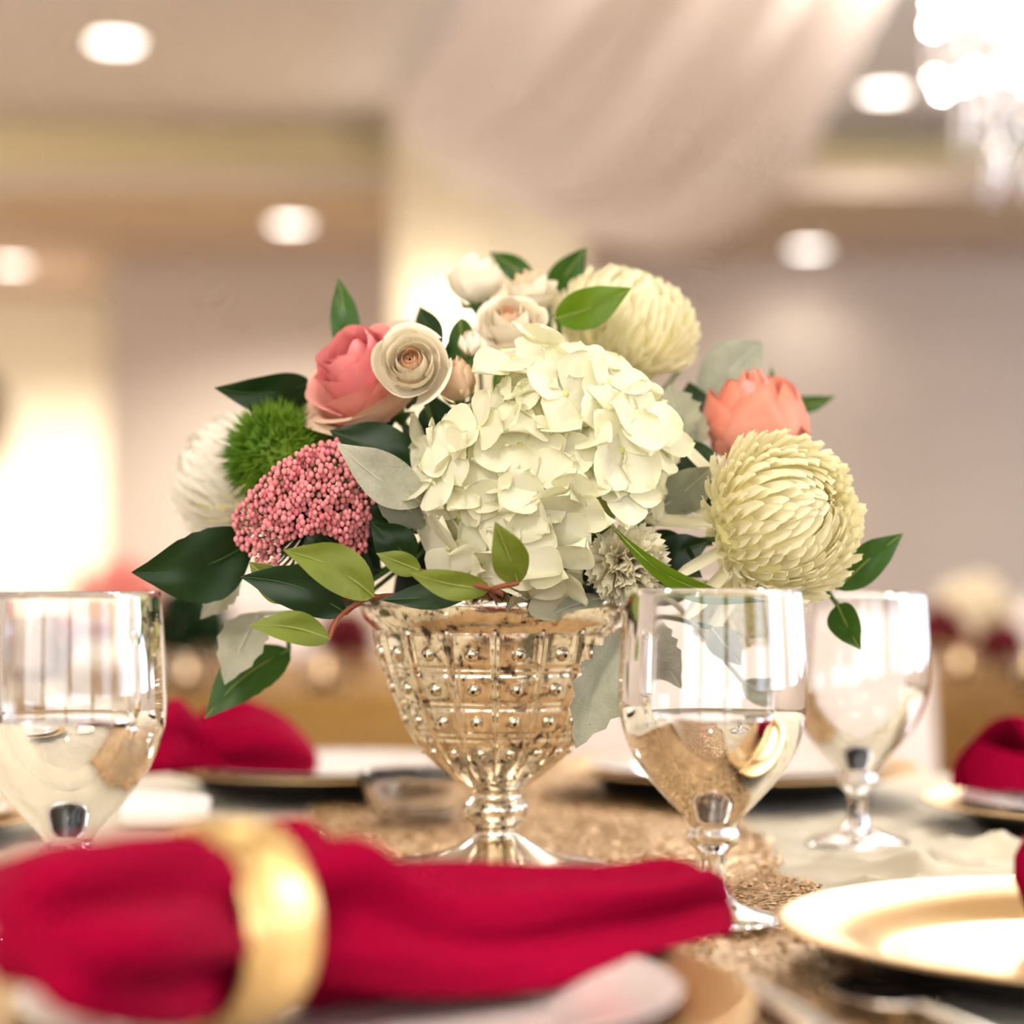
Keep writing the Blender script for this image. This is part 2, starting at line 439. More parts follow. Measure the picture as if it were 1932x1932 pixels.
for R, z in ((.28, .10), (.21, -.04), (.13, -.17)):
    v, f = lathe([(R, z - .008), (R + .01, z), (R, z + .008), (R - .01, z), (R, z - .008)], 48)
    wobj('ring', [(CH.x + a, CH.y + b, CH.z + c) for a, b, c in v], f, M['chrome'], t)
    n = int(R * 72)
    for k in range(n):
        a = 2 * math.pi * k / n + R
        for row in range(4):
            o = obj('crystal_drop', drop_me, t, Matrix.Translation((R * math.cos(a), R * math.sin(a), z - .012 - row * .062)) @ Matrix.Rotation(a + row, 4, 'Z'))
bulb_me = mkmesh('bulb', *lathe(smooth_profile([(.001, -.02), (.012, -.012), (.016, .005), (.008, .03), (.001, .045)], 3), 12), M['bulb'])
cup_me = mkmesh('candle_sleeve', *lathe([(.001, -.1), (.011, -.1), (.011, -.018), (.001, -.018)], 12), M['trim'])
for k in range(8):
    a = 2 * math.pi * k / 8 + .3
    p = Vector((.25 * math.cos(a), .25 * math.sin(a), .24))
    c_ = obj('candle_sleeve', cup_me, t, Matrix.Translation(p)); obj('bulb', bulb_me, c_)
    wobj('arm', *tube(curve_pts([CH + Vector((0, 0, .05)), CH + Vector((p.x * .5, p.y * .5, .02)), CH + Vector((p.x, p.y, .06)), CH + Vector((p.x, p.y, .15))], 4), .006, 6), M['chrome'], t)
for k in range(5):
    a = 2 * math.pi * k / 5
    c_ = obj('bulb', bulb_me, t, Matrix.Translation((.09 * math.cos(a), .09 * math.sin(a), -.08 + .05 * (k % 2))))
l = bpy.data.lights.new('chandelier_glow', 'POINT'); l.energy = 100; l.color = (1, .94, .85); l.shadow_soft_size = .2
o = link(bpy.data.objects.new('chandelier_glow', l), t); o.location = (0, 0, .32)

M['opal'] = emit('opal_glow', '#fff0da', 2.5)  # glow of the unseen pendant lamps added to brighten the ceiling
bowl_me = mkmesh('opal_bowl', *lathe(smooth_profile([(.001, -.12), (.12, -.10), (.2, -.02), (.22, .06), (.21, .06), (.12, -.07), (.001, -.09)], 2), 20), M['opal'])
rod_me = mkmesh('rod', *tube([(0, 0, -.09), (0, 0, H1 - CH.z)], .012, 8), M['chrome'])
for (cx_, cy_), lb in (((-3.2, 5.4), 'opal bowl pendant lamp over the outer aisle of the hall'), ((-1.2, -1.6), 'opal bowl pendant lamp over the entrance side of the hall'), ((3.4, 0.9), 'opal bowl pendant lamp by the side windows of the hall')):
    q_ = thing('pendant_lamp', lb, 'pendant lamp', (cx_, cy_, CH.z), 'opal bowl pendant lamps')
    obj('opal_bowl', bowl_me, q_); obj('rod', rod_me, q_)
    o = link(bpy.data.objects.new('pendant_glow', l), q_); o.location = (0, 0, .32)

# ------------------------------------------------------------------ tables, cloths, chairs
def wrinkle(x, y):
    """Relief of the ivory cloth: flat under the settings, creased on the open side by the runner."""
    m = max(0., min(1., (x - .17) / .06)) * max(0., min(1., (y - 1.0) / .1)) * max(0., min(1., (1.62 - y) / .1)) * max(0., min(1., (.62 - x) / .1))
    m2 = max(0., min(1., (-.15 - x) / .06)) * max(0., min(1., (y - 1.0) / .1)) * max(0., min(1., (1.62 - y) / .1))
    m = max(m, .6 * m2)
    for qx, qy in ((.27, .955), (.45, 1.55), (.185, 1.76), (-.145, 1.77), (-.47, 1.47), (-.06, .80)):
        m *= max(0., min(1., (math.hypot(x - qx, y - qy) - .115) / .05))
    for qx, qy in ((.235, 1.45), (-.224, 1.075), (-.370, 1.86), (.102, 1.08)):
        m *= max(0., min(1., (math.hypot(x - qx, y - qy) - .036) / .03))
    h = 0
    for a, k, ph, A in ((.5, 38, .3, .007), (1.25, 29, 1.7, .009), (-.35, 47, 2.2, .005), (2.2, 61, .9, .003)):
        u = (x * math.cos(a) + y * math.sin(a)) * k + ph + 1.4 * math.sin(x * 11 + y * 7 + ph)
        h += A * (1 - abs(math.sin(u))) ** 3
    return h * (.04 + .96 * m)

def round_table(name_label, cloth_label, cx, cy, R, mcloth, group, seg=96, nr=16, wrinkles=False, floor_z=.02):
    t = thing('round_table', name_label, 'table', (cx, cy, 0), group)
    v, f = lathe([(.001, TZ - .03), (R, TZ - .03), (R, TZ - .006), (.001, TZ - .006)], 48)
    wobj('table_top', [(cx + a, cy + b, c) for a, b, c in v], f, M['wood'], t)
    v, f = lathe([(.001, 0), (.3, 0), (.3, .02), (.05, .06), (.04, .3), (.05, TZ - .03), (.001, TZ - .03)], 24)
    wobj('pedestal', [(cx + a, cy + b, c) for a, b, c in v], f, M['darkmetal'], t)
    vs = []
    rings = [R * (i / nr) for i in range(nr + 1)]
    for i, r in enumerate(rings):
        for j in range(seg):
            a = 2 * math.pi * j / seg
            x, y = cx + max(r, .002) * math.cos(a), cy + max(r, .002) * math.sin(a)
            vs.append((x, y, TZ - .002 + (wrinkle(x, y) if wrinkles else 0)))
    nd = 10
    for i in range(1, nd + 1):
        q = i / nd
        for j in range(seg):
            a = 2 * math.pi * j / seg
            r = R + .012 + (.05 + .03 * math.sin(a * 19 + 1.3 * math.sin(a * 3))) * q ** 1.2
            vs.append((cx + r * math.cos(a), cy + r * math.sin(a), TZ - .004 - (TZ - .004 - floor_z) * q))
    fs = [tuple(reversed(q)) for q in grid_faces(nr + 1 + nd, seg, True)]
    fs.append(tuple(range(seg)))
    tag(wobj('tablecloth', vs, fs, mcloth, origin=(cx, cy, TZ)), cloth_label, 'tablecloth')
    return t
TC = Vector((0, 1.28, TZ)); TR = .80
round_table('round dining table under the flower centrepiece', 'ivory cloth with soft creases under the flower centrepiece', 0, 1.28, TR, M['cloth'], None, 300, 130, True)
round_table('round table under a plain gold cloth, beyond the crimson napkin with a dark fold', 'plain gold cloth on the round table with the green potted centrepiece', -.55, 4.05, .80, M['goldcloth'], 'gold clothed tables')
round_table('round table under a gold cloth, beyond the white covered chair', 'plain gold cloth on the round table beyond the white covered chair', 1.62, 4.4, .80, M['goldcloth'], 'gold clothed tables')

# sequin runner along the table
RX0, RX1, RY0, RY1 = -.142, .163, TC.y - TR + .015, TC.y + TR - .015
nx, ny = 32, 150
vs = []
def runner_z(x, y): return TZ + .0035 + .0012 * math.sin(x * 60 + 3 * math.sin(y * 5)) + .001 * math.sin(y * 37 + x * 9)
for layer in (0, 1):
    for i in range(ny):
        for j in range(nx):
            y = RY0 + (RY1 - RY0) * i / (ny - 1); x = RX0 + (RX1 - RX0) * j / (nx - 1)
            e = .004 * math.sin(y * 23) + .003 * math.sin(y * 57 + 1)
            vs.append((x + e, y, runner_z(x, y) - .0032 * layer))
fs = grid_faces(ny, nx)
k0 = nx * ny
fs += [tuple(a + k0 for a in reversed(q)) for q in grid_faces(ny, nx)]
for i in range(ny - 1):
    for j, s in ((0, 1), (nx - 1, -1)):
        q = (i * nx + j, (i + 1) * nx + j, (i + 1) * nx + j + k0, i * nx + j + k0)
        fs.append(q if s > 0 else q[::-1])
rn = tag(wobj('table_runner', vs, fs, M['runner'], origin=(0, TC.y, TZ)), 'gold sequin runner lying along the ivory table beneath the silver vase', 'table runner')
rng = np.random.default_rng(5)
sv, sf = [], []
for k in range(15000):
    x = RX0 + .002 + (RX1 - RX0 - .004) * rng.random(); y = .80 + (1.85 - .80) * rng.random()
    if rng.random() < .25: x = (RX0 if rng.random() < .5 else RX1) + rng.normal() * .004
    e = .004 * math.sin(y * 23) + .003 * math.sin(y * 57 + 1)
    c = Vector((x + e, y, runner_z(x, y) + .0010 + (.001 if rng.random() < .3 else 0)))
    n = Vector((rng.normal() * .33, rng.normal() * .33, 1)).normalized()
    a = n.orthogonal().normalized(); b = n.cross(a); r = .0013
    i0 = len(sv)
    for q in range(6):
        an = math.pi / 3 * q
        sv.append(c + a * math.cos(an) * r + b * math.sin(an) * r)
    sf.append(tuple(range(i0, i0 + 6)))
tag(wobj('sequins', sv, sf, M['sequin'], rn, smooth=False), kind='stuff')

# chairs with stretched white covers
def chair(x, y, facing, label, group='white covered chairs'):
    """facing = angle of the direction the sitter looks."""
    t = thing('covered_chair', label, 'chair', group=group, matrix=Matrix.Translation((x, y, 0)) @ Matrix.Rotation(facing - math.pi / 2, 4, 'Z'))
    # back cover: rounded slab, local +y is forward
    prof = []
    W, Ht = .23, .93
    vs = []; nz, na = 22, 28
    for i in range(nz):
        q = i / (nz - 1); z = .44 + (Ht - .44) * q
        top = max(0., (q - .72) / .28)
        wd = (W + .012 * math.sin(q * 3)) * math.sqrt(max(.0, 1 - top ** 2.6) * .999 + .001)
        th = .032 * math.sqrt(max(.0, 1 - top ** 4) * .99 + .01)
        yb = -.19 - .07 * q
        for j in range(na):
            a = 2 * math.pi * j / na
            ca, sa = math.cos(a), math.sin(a)
            vs.append((wd * math.copysign(abs(ca) ** .6, ca), yb + th * math.copysign(abs(sa) ** .8, sa), z))
    fs = grid_faces(nz, na, True); fs += [tuple(range(na))[::-1], tuple(range((nz - 1) * na, nz * na))]
    obj('backrest_cover', mkmesh('backrest_cover', vs, fs, M['chairwhite']), t)
    vs = []; rows = ((.44, .215, .225), (.47, .225, .235), (.49, .215, .225), (.495, .1, .1), (.495, .002, .002))
    for z, wx, wy in rows:
        for j in range(na):
            a = 2 * math.pi * j / na; ca, sa = math.cos(a), math.sin(a)
            vs.append((wx * math.copysign(abs(ca) ** .45, ca), wy * math.copysign(abs(sa) ** .45, sa), z))
    fs = grid_faces(len(rows), na, True) + [tuple(range(na))[::-1]]
    obj('seat_cover', mkmesh('seat_cover', vs, fs, M['chairwhite']), t)
    vs = []
    for i in range(8):
        q = i / 7
        for j in range(56):
            a = 2 * math.pi * j / 56; ca, sa = math.cos(a), math.sin(a)
            e = 1 + (.10 * q) * abs(math.sin(2 * a)) + .0 * q
            vs.append((.215 * e * math.copysign(abs(ca) ** .45, ca), .225 * e * math.copysign(abs(sa) ** .45, sa), .45 - .43 * q))
    obj('skirt_cover', mkmesh('skirt_cover', vs, grid_faces(8, 56, True), M['chairwhite']), t)
    for sx_ in (-1, 1):
        for sy_ in (-1, 1):
            v, f = tube([(sx_ * .18, sy_ * .19, .44), (sx_ * .2, sy_ * .21, 0)], .014, 8)
            obj('leg', mkmesh('leg', v, f, M['darkmetal']), t)
    return t
chair(.285, 2.42, -math.pi / 2, 'white covered chair drawn up to the ivory table behind the clear goblets')
chair(-1.55, 3.35, .6, 'white covered chair beside the gold table with the potted centrepiece')
chair(-.75, 5.15, -math.pi / 2, 'white covered chair on the far side of the gold table with the potted centrepiece')
chair(.10, 5.05, -2.2, 'white covered chair between the two gold clothed tables')
chair(1.62, 5.6, -math.pi / 2, 'white covered chair on the far side of the gold table by the white goblet row')
chair(2.45, 5.25, -2.4, 'white covered chair at the outer side of the second gold table')

# ------------------------------------------------------------------ place settings
CR = .15
v1, f1 = lathe(smooth_profile([(.001, .004), (.09, .004), (.105, .005), (.122, .013), (.145, .019), (.150, .0195), (.1505, .018)], 4), 72)
dish_me = mkmesh('dish', v1, f1, M['charger'])
v1, f1 = lathe(smooth_profile([(.1505, .018), (.145, .0165), (.122, .0105), (.108, .002), (.104, 0), (.001, 0)], 4), 72)
under_me = mkmesh('underside', v1, f1, M['under'])
v1, f1 = lathe(smooth_profile([(.001, .003), (.07, .003), (.08, .0045), (.095, .012), (.12, .017), (.121, .016), (.095, .009), (.076, 0), (.001, 0)], 4), 64)
plate_me = mkmesh('plate', v1, f1, M['china'])
SET = [(-.06, .80, 'beneath the crimson napkin with the wide gold ring'),
       (.27, .955, 'beside the steel spoon'),
       (.45, 1.55, 'under the crimson napkin folded like a fan'),
       (.185, 1.76, 'between the white covered chair and the silver vase'),
       (-.145, 1.77, 'under the crimson napkin with a dark fold'),
       (-.47, 1.47, 'behind the half full goblet')]
CZ = [TZ + .0066, TZ + .0066, TZ - .0008, TZ + .0066, TZ + .0066, TZ - .0008]     # on the runner or straight on the cloth
def rest_z(p):
    """Height of the plate or charger under a point."""
    i = min(range(len(SET)), key=lambda k: math.hypot(p[0] - SET[k][0], p[1] - SET[k][1]))
    r = math.hypot(p[0] - SET[i][0], p[1] - SET[i][1])
    if 'spoon' in SET[i][2]: prof = ((0, .004), (.105, .005), (.122, .013), (.145, .019), (9, .0195))
    else: prof = ((0, .0072), (.07, .0072), (.08, .0087), (.095, .0162), (.12, .0213), (9, .0213))
    for (r0, z0), (r1, z1) in zip(prof, prof[1:]):
        if r <= r1: return CZ[i] + z0 + (z1 - z0) * (r - r0) / (r1 - r0)
for (x, y, w_), cz in zip(SET, CZ):
    c = thing('charger_plate', 'gold charger plate with dark underside ' + w_, 'charger plate', (x, y, cz), 'gold charger plates')
    obj('dish', dish_me, c); obj('underside', under_me, c)
    if 'spoon' in w_: continue
    o = obj('dinner_plate', plate_me); o.location = (x, y, cz + .0043)
    tag(o, 'white china plate on the gold charger ' + w_, 'plate', 'white china plates')

def napkin(name_label, stations, perp, seed, lobes=5, amp=.16):
    """Cloth swept through stations (centre, half height, half depth); perp = horizontal direction across the roll."""
    rs = random.Random(seed)
    ph = [rs.uniform(0, 6.28) for _ in range(6)]
    st = []
    keys = [tuple(c) + (h, w) for c, h, w in stations]
    sm = smooth_profile(keys, 7)
    na = 56; vs = []
    n = len(sm)
    for i, (x, y, z, h, w) in enumerate(sm):
        u = i / (n - 1)
        for j in range(na):
            a = 2 * math.pi * j / na
            k = .90 + amp * (1.7 * abs(math.sin(lobes * .5 * a + ph[0] + 1.6 * u + .5 * math.sin(7 * u + ph[4]))) - 1) + amp * .45 * abs(math.sin((lobes + 3) * .5 * a + ph[1] - 3 * u)) + amp * .35 * math.sin(2 * a + ph[2] + 9 * u) + amp * .25 * math.sin(3 * a + ph[3] - 14 * u)
            k = .5 + .5 * k if (u < .02 or u > .98) else k
            off = perp * (math.cos(a) * w * k) + Vector((0, 0, math.sin(a) * h * (.9 * k + .1)))
            p = Vector((x, y, z)) + off
            p.z = max(p.z, rest_z(p) + .0004)
            vs.append(p)
    fs = grid_faces(n, na, True)
    i0 = len(vs)
    vs.append(Vector(sm[0][:3]) + (Vector(sm[1][:3]) - Vector(sm[0][:3])) * 2)
    vs.append(Vector(sm[-1][:3]) - (Vector(sm[-1][:3]) - Vector(sm[-2][:3])) * 3)
    for j in range(na):
        fs.append((i0, (j + 1) % na, j)); fs.append((i0 + 1, (n - 1) * na + j, (n - 1) * na + (j + 1) % na))
    c = Vector(stations[len(stations) // 2][0]); c.z = TZ + .0245
    return tag(wobj('cloth_napkin', vs, fs, M['napkin'], origin=c), name_label, 'napkin', 'crimson napkins')

def px_station(px, top, bot, d, w):
    c = P(px, (top + bot) / 2, d); return (c, (bot - top) / 2 / F * d, w)

def ring(center, axis, r, width, label):
    prof = [(r, -width / 2), (r + .0025, -width / 2), (r + .0042, -width * .25), (r + .0048, 0), (r + .0042, width * .25), (r + .0025, width / 2), (r, width / 2), (r - .001, 0), (r, -width / 2)]
    v, f = lathe(smooth_profile(prof, 3), 56)
    m = frame(center, axis)
    o = obj('napkin_ring', mkmesh('napkin_ring', v, f, M['goldring']), None, m)
    return tag(o, label, 'napkin ring', 'gold napkin rings')

AX = Vector((.74, .67, 0)).normalized(); PERP = Vector((.67, -.74, 0)).normalized()
napkin('crimson cloth napkin gathered through a gold ring on the white plate', [
    px_station(30, 1690, 1830, .640, .014), px_station(55, 1640, 1875, .646, .034), px_station(120, 1615, 1888, .665, .046), px_station(215, 1598, 1888, .700, .047),
    px_station(310, 1598, 1880, .735, .040), px_station(380, 1628, 1868, .752, .029), px_station(440, 1638, 1860, .766, .025),
    px_station(505, 1598, 1872, .785, .030), px_station(585, 1553, 1885, .806, .040), px_station(670, 1612, 1885, .826, .044), px_station(790, 1640, 1875, .848, .046),
    px_station(920, 1640, 1858, .868, .044), px_station(1060, 1648, 1830, .890, .038), px_station(1190, 1650, 1805, .912, .030),
    px_station(1290, 1640, 1782, .932, .022), px_station(1345, 1655, 1755, .944, .012)], PERP, 3, 5, .36)
ring(P(425, 1744, .764), AX, .0338, .030, 'wide polished gold ring around the crimson napkin on the white plate')

# far napkin with a dark fold, on the charger beyond the silver vase
AX2 = Vector((.9, .3, 0)).normalized(); PERP2 = Vector((.3, -.9, 0)).normalized()
napkin('crimson napkin with a dark deep fold lying beyond the rolled white favour', [
    px_station(245, 1395, 1478, 1.66, .02), px_station(290, 1330, 1482, 1.67, .035), px_station(335, 1312, 1482, 1.685, .03), px_station(372, 1345, 1482, 1.70, .022), px_station(410, 1340, 1476, 1.71, .035),
    px_station(460, 1328, 1472, 1.725, .045), px_station(520, 1345, 1466, 1.74, .045), px_station(565, 1378, 1462, 1.755, .036), px_station(592, 1410, 1460, 1.765, .015)], PERP2, 11, 4, .22)

# fan folded napkin on the charger by the second goblet: a standing half-shell open to the viewer
def fan_napkin(label, c, width, height, depth, yaw, seed):
    vs = []; nu, nv = 26, 18
    R = Matrix.Rotation(yaw, 3, 'Z')
    for layer in (0, 1):
        for i in range(nu):
            a = math.pi * i / (nu - 1)
            for j in range(nv):
                q = j / (nv - 1)
                k = .25 + .75 * q
                rr = 1 - .05 * layer + .05 * math.sin(a * 5 + seed) * q
                x = -math.cos(a) * width * k * rr
                z = math.sin(a) ** .8 * height * k * rr
                # centre crease folds in
                z -= .42 * height * math.exp(-((a - 1.75) / .16) ** 2) * q if layer else 0
                y = depth * (1 - q) + .15 * depth * math.sin(a * 2)
                p = Vector(c) + R @ Vector((x, y, z)); p.z = max(p.z, rest_z(p) + .0004 + .0006 * layer)
                vs.append(p)
    k0 = nu * nv
    fs = grid_faces(nu, nv) + [tuple(q + k0 for q in reversed(g)) for g in grid_faces(nu, nv)]
    for i in range(nu - 1):
        fs.append((i * nv + nv - 1, i * nv + nv - 1 + k0, (i + 1) * nv + nv - 1 + k0, (i + 1) * nv + nv - 1)[::-1])
    # inner pleat that closes the lower front
    i0 = len(vs)
    for i in range(nu):
        a = math.pi * i / (nu - 1)
        for q in (0, 1):
            top = height * (.52 + .30 * abs(math.cos(a)) ** 1.5) if q else 0
            x = -math.cos(a) * width * .9
            z = min(top, math.sin(a) ** .8 * height * .9)
            p = Vector(c) + R @ Vector((x, .012 - .012 * math.sin(a), z * q)); p.z = max(p.z, rest_z(p) + .0004)
            vs.append(p)
    fs += [tuple(q + i0 for q in g) for g in grid_faces(nu, 2)]
    return tag(wobj('cloth_napkin', vs, fs, M['napkin'], origin=Vector((c[0], c[1], TZ + .0195))), label, 'napkin', 'crimson napkins')
cn = P(1915, 1462, 1.60); fan_napkin('crimson napkin folded like an open fan beyond the second goblet', (cn.x + .005, cn.y, TZ + .0195), .05, .055, .07, -.1, 1)
cn = Vector((.285, .975, TZ + .0245))
napkin('crimson napkin whose tip points at the creased ivory cloth', [
    (Vector((.233, .99, TZ + .045)), .006, .006), (Vector((.245, .985, TZ + .043)), .030, .018), (Vector((.27, .975, TZ + .042)), .036, .03), (Vector((.31, .965, TZ + .043)), .037, .038),
    (Vector((.34, .955, TZ + .042)), .034, .03), (Vector((.37, .945, TZ + .042)), .028, .02)], Vector((.2, .97, 0)), 5, 4, .15)

# small items on the table
def favour():
    a, b = P(238, 1520, 1.50), P(390, 1566, 1.47)
    ax = (b - a).normalized()
    v, f = lathe(smooth_profile([(.001, 0), (.0135, .0), (.0150, .004), (.0145, .025), (.0125, .045), (.010, .058), (.001, .06)], 4), 28)
    # paper edge wound round the roll
    o = obj('rolled_favour', None) if False else None
    t = thing('paper_scroll', 'small rolled white paper favour on the cloth beside the half full goblet', 'favour', (a.x, a.y, TZ))
    m = frame((a.x, a.y, TZ + .0165), Vector((ax.x, -.012, 0)))
    m.translation = m.translation - t.location
    obj('roll', mkmesh('roll', v, f, M['china']), t, m)
    sp = []
    for i in range(60):
        an = i * .42; r = .003 + .0115 * i / 59
        for z in (-.002, .03):
            sp.append((r * math.cos(an), r * math.sin(an), z))
    obj('wound_edge', mkmesh('wound_edge', sp, grid_faces(60, 2), M['china']), t, m)
favour()
v, f = lathe(smooth_profile([(.001, .004), (.02, .004), (.030, .012), (.038, .028), (.042, .033), (.044, .030), (.036, .010), (.026, 0), (.001, 0)], 4), 40)
c = P(790, 1555, 1.55)
o = tag(obj('glass_dish', mkmesh('glass_dish', v, f, M['glass'])), 'low clear glass dish on the gold runner beyond the silver vase', 'dish'); o.location = (c.x, c.y, TZ + .0062)

def cutlery(kind, p0, p1, label):
    p0, p1 = Vector(p0), Vector(p1); ax = (p1 - p0); Lg = ax.length; ax.normalize()
    side = Vector((-ax.y, ax.x, 0)); vs = []; n = 40
    for i in range(n):
        u = i / (n - 1)
        if kind == 'spoon':
            wd = .004 + .003 * max(0, 1 - u * 5) + (.018 * math.sqrt(max(0, 1 - ((u - .86) / .14) ** 2)) if u > .72 else 0)
            zz = .004 * math.sin(u * math.pi) + (.006 * (u - .8) if u > .8 else 0)
            cup = -.006 if u > .74 and u < .99 else 0
        else:
            wd = .0065 if u < .45 else .0095 * math.sqrt(max(.02, 1 - max(0, (u - .6) / .4) ** 2.5)); zz = .002; cup = 0
        th = .0022 if kind == 'spoon' else (.004 if u < .45 else .0012)
        for j in range(9):
            s = -1 + j / 4
            vs.append(p0 + ax * (Lg * u) + side * (wd * s) + Vector((0, 0, zz + th - (.0015 * s * s) + cup * (1 - s * s))))
        for j in range(9):
            s = 1 - j / 4
            vs.append(p0 + ax * (Lg * u) + side * (wd * s) + Vector((0, 0, zz - th * .4 + cup * (1 - s * s))))
    fs = grid_faces(n, 18, True) + [tuple(range(18))[::-1], tuple(range((n - 1) * 18, n * 18))]
    t = thing(kind, label, kind, (p0.x, p0.y, TZ))
    cut = int(n * .45) if kind == 'knife' else int(n * .72)
    names = ('handle', 'blade' if kind == 'knife' else 'bowl')
    for nm, lo, hi in ((names[0], 0, cut), (names[1], cut, n - 1)):
        sub = vs[lo * 18:(hi + 1) * 18]; m_ = hi - lo + 1
        wobj(nm, sub, grid_faces(m_, 18, True) + [tuple(range(18))[::-1], tuple(range((m_ - 1) * 18, m_ * 18))], M['silver'], t)
cutlery('knife', (.135, .70, TZ + .0075), (.098, .915, TZ + .0075), 'polished steel knife on the gold runner beside the white plate')
cutlery('spoon', (.20, .70, TZ + .004), (.142, .885, TZ + .0125), 'polished steel spoon between the knife and the neighbouring charger')

# ------------------------------------------------------------------ goblets
OUT = smooth_profile([(.0335, 0), (.0345, .0015), (.030, .004), (.016, .008), (.0085, .014), (.0068, .024), (.0072, .034), (.0125, .040), (.0135, .044), (.0125, .049),
                      (.0200, .058), (.031, .070), (.0400, .083), (.0455, .097), (.0478, .110), (.0475, .128), (.0462, .148), (.0447, .168)], 4)
INN = smooth_profile([(.0438, .1682), (.0450, .148), (.0462, .128), (.0465, .110), (.0442, .097), (.0386, .083), (.0294, .070), (.0185, .059), (.006, .0545), (.0005, .054)], 4)
gv, gf = lathe([(.0005, .0015)] + OUT + INN, 64)
bowl_i = len(OUT)
foot_prof = [(.0005, .0015)] + [p for p in OUT if p[1] <= .0075]
def goblet_meshes():
    zc = .0495
    stem = [(.0005, .0015)] + [p for p in OUT if p[1] <= zc]
    v, f = lathe(stem + [(.0005, zc)], 56); sm = mkmesh('stem', v, f, M['glass'])
    top = [p for p in OUT if p[1] >= zc - .001]
    v, f = lathe([(.0005, zc + .0003)] + [(r, max(z, zc + .0003)) for r, z in top] + INN, 64); bm = mkmesh('bowl', v, f, M['glass'])
    return sm, bm
gl_me = mkmesh('goblet', gv, gf, M['glass'])
def water_mesh(level):
    pr = [p for p in INN if p[1] <= level]
    def rad(z):
        q = sorted(INN, key=lambda p: p[1])
        for (r0, z0), (r1, z1) in zip(q, q[1:]):
            if z0 <= z <= z1: return r0 + (r1 - r0) * (z - z0) / max(1e-6, z1 - z0)
    pr = sorted(pr, key=lambda p: p[1])
    prof = [(.0005, pr[0][1] - .0003)] + [(r + .0003, z - .0003) for r, z in pr] + [(rad(level) + .0003, level), (rad(level) - .002, level - .0004), (.0005, level - .0005)]
    v, f = lathe(prof, 64)
    return mkmesh('drinking_water', v, f, M['water'])
def goblet(x, y, label, level=None, scale=1.):
    t = obj('water_goblet', gl_me); t.location = (x, y, TZ + (.0062 if RX0 - .03 < x < RX1 + .03 else -.0012)); t.scale = (scale,) * 3
    tag(t, label, 'goblet', 'clear water goblets')
    if level:
        o = obj('drinking_water', water_mesh(level)); o.location = t.location; o.scale = t.scale
        tag(o, 'still water in the ' + label, 'water', 'water in goblets', 'thing')
g = P(1345, 1760, 1.08); goblet(g.x, g.y, 'clear goblet of water standing in front of the silver vase', .105)
g = P(128, 1760, 1.075); goblet(g.x, g.y, 'half full clear goblet near the rolled white favour', .108, 1.035)
g = P(1618, 1590, 1.45); goblet(g.x, g.y, 'clear goblet beside the fan folded crimson napkin', None, 1.015)
g = P(165, 1480, 1.86); goblet(g.x, g.y, 'empty clear goblet far across the table behind the half full goblet', None, .95)

# ------------------------------------------------------------------ silver compote vase
VX, VY = (936 - 966) / F * 1.28, 1.28
vase = thing('compote_vase', 'footed mercury glass vase with ribs and studs holding the flowers', 'vase', (VX, VY, TZ + .0062))
BODY = smooth_profile([(.0165, .047), (.0210, .050), (.0300, .0575), (.0410, .068), (.0500, .0805), (.0570, .096), (.0630, .111), (.0680, .126), (.0712, .138), (.0718, .1435)], 8)
NS = 16
def ribbed(prof, seg=480):
    vs = []
    for r, z in prof:
        q = max(0., min(1., (z - .052) / .02))
        g = 0
        for gz in (.1185, .0985, .0800):           # paired grooves between the rows of studs
            g -= .0011 * math.exp(-((z - gz) / .0011) ** 2) + .0011 * math.exp(-((z - gz - .0032) / .0011) ** 2)
        for j in range(seg):
            a = 2 * math.pi * j / seg
            c = abs(((a * NS / (2 * math.pi)) % 1) - .5) * 2      # 1 at the rib
            rib = .0022 * math.exp(-((1 - c) / .10) ** 2) - .0006 * math.exp(-((1 - c - .24) / .07) ** 2)
            rr = r + q * (rib + g * (1 - math.exp(-((1 - c) / .12) ** 2)))
            vs.append((rr * math.cos(a), rr * math.sin(a), z))
    return vs, [tuple(reversed(q)) for q in grid_faces(len(prof), seg, True)]
dense = []
for (r0, z0), (r1, z1) in zip(BODY, BODY[1:]):
    for k in range(2): dense.append((r0 + (r1 - r0) * k / 2, z0 + (z1 - z0) * k / 2))
dense.append(BODY[-1])
v, f = ribbed(dense)
body = obj('body', mkmesh('body', v, f, M['mercury']), vase)
v, f = lathe(smooth_profile([(.0716, .142), (.0745, .1455), (.0790, .150), (.0812, .1555), (.0815, .160), (.0800, .1635), (.0775, .1630), (.0755, .158), (.0725, .150), (.0690, .142), (.060, .112), (.045, .085)], 5), 96)
obj('lip', mkmesh('lip', v, f, M['mercury']), vase)
v, f = lathe(smooth_profile([(.0175, .0485), (.0150, .0455), (.0152, .0425), (.0185, .0385), (.0192, .0345), (.0180, .0300), (.0142, .0262), (.0128, .0225), (.0135, .0190)], 6), 64)
obj('stem', mkmesh('stem', v, f, M['mercury']), vase)
M['mercfoot'] = mat('mercury_foot', '#e8e0d2', .12, metal=1., col2='#d2c6ae', nscale=60)
v, f = lathe(smooth_profile([(.0132, .0205), (.0180, .0170), (.0290, .0110), (.0440, .0055), (.0600, .0026), (.0655, .0018), (.0660, .0006), (.0640, 0), (.001, 0)], 6), 80)
obj('foot', mkmesh('foot', v, f, M['mercfoot']), vase)
def rad_at(z):
    for (r0, z0), (r1, z1) in zip(BODY, BODY[1:]):
        if z0 <= z <= z1: return r0 + (r1 - r0) * (z - z0) / (z1 - z0), (r1 - r0) / (z1 - z0)
v, f = lathe(smooth_profile([(.001, .0030), (.0022, .0026), (.0036, .0012), (.0041, -.0004), (.0050, -.0012)], 3), 14)
stud_me = mkmesh('stud', v, f, M['mercury'])
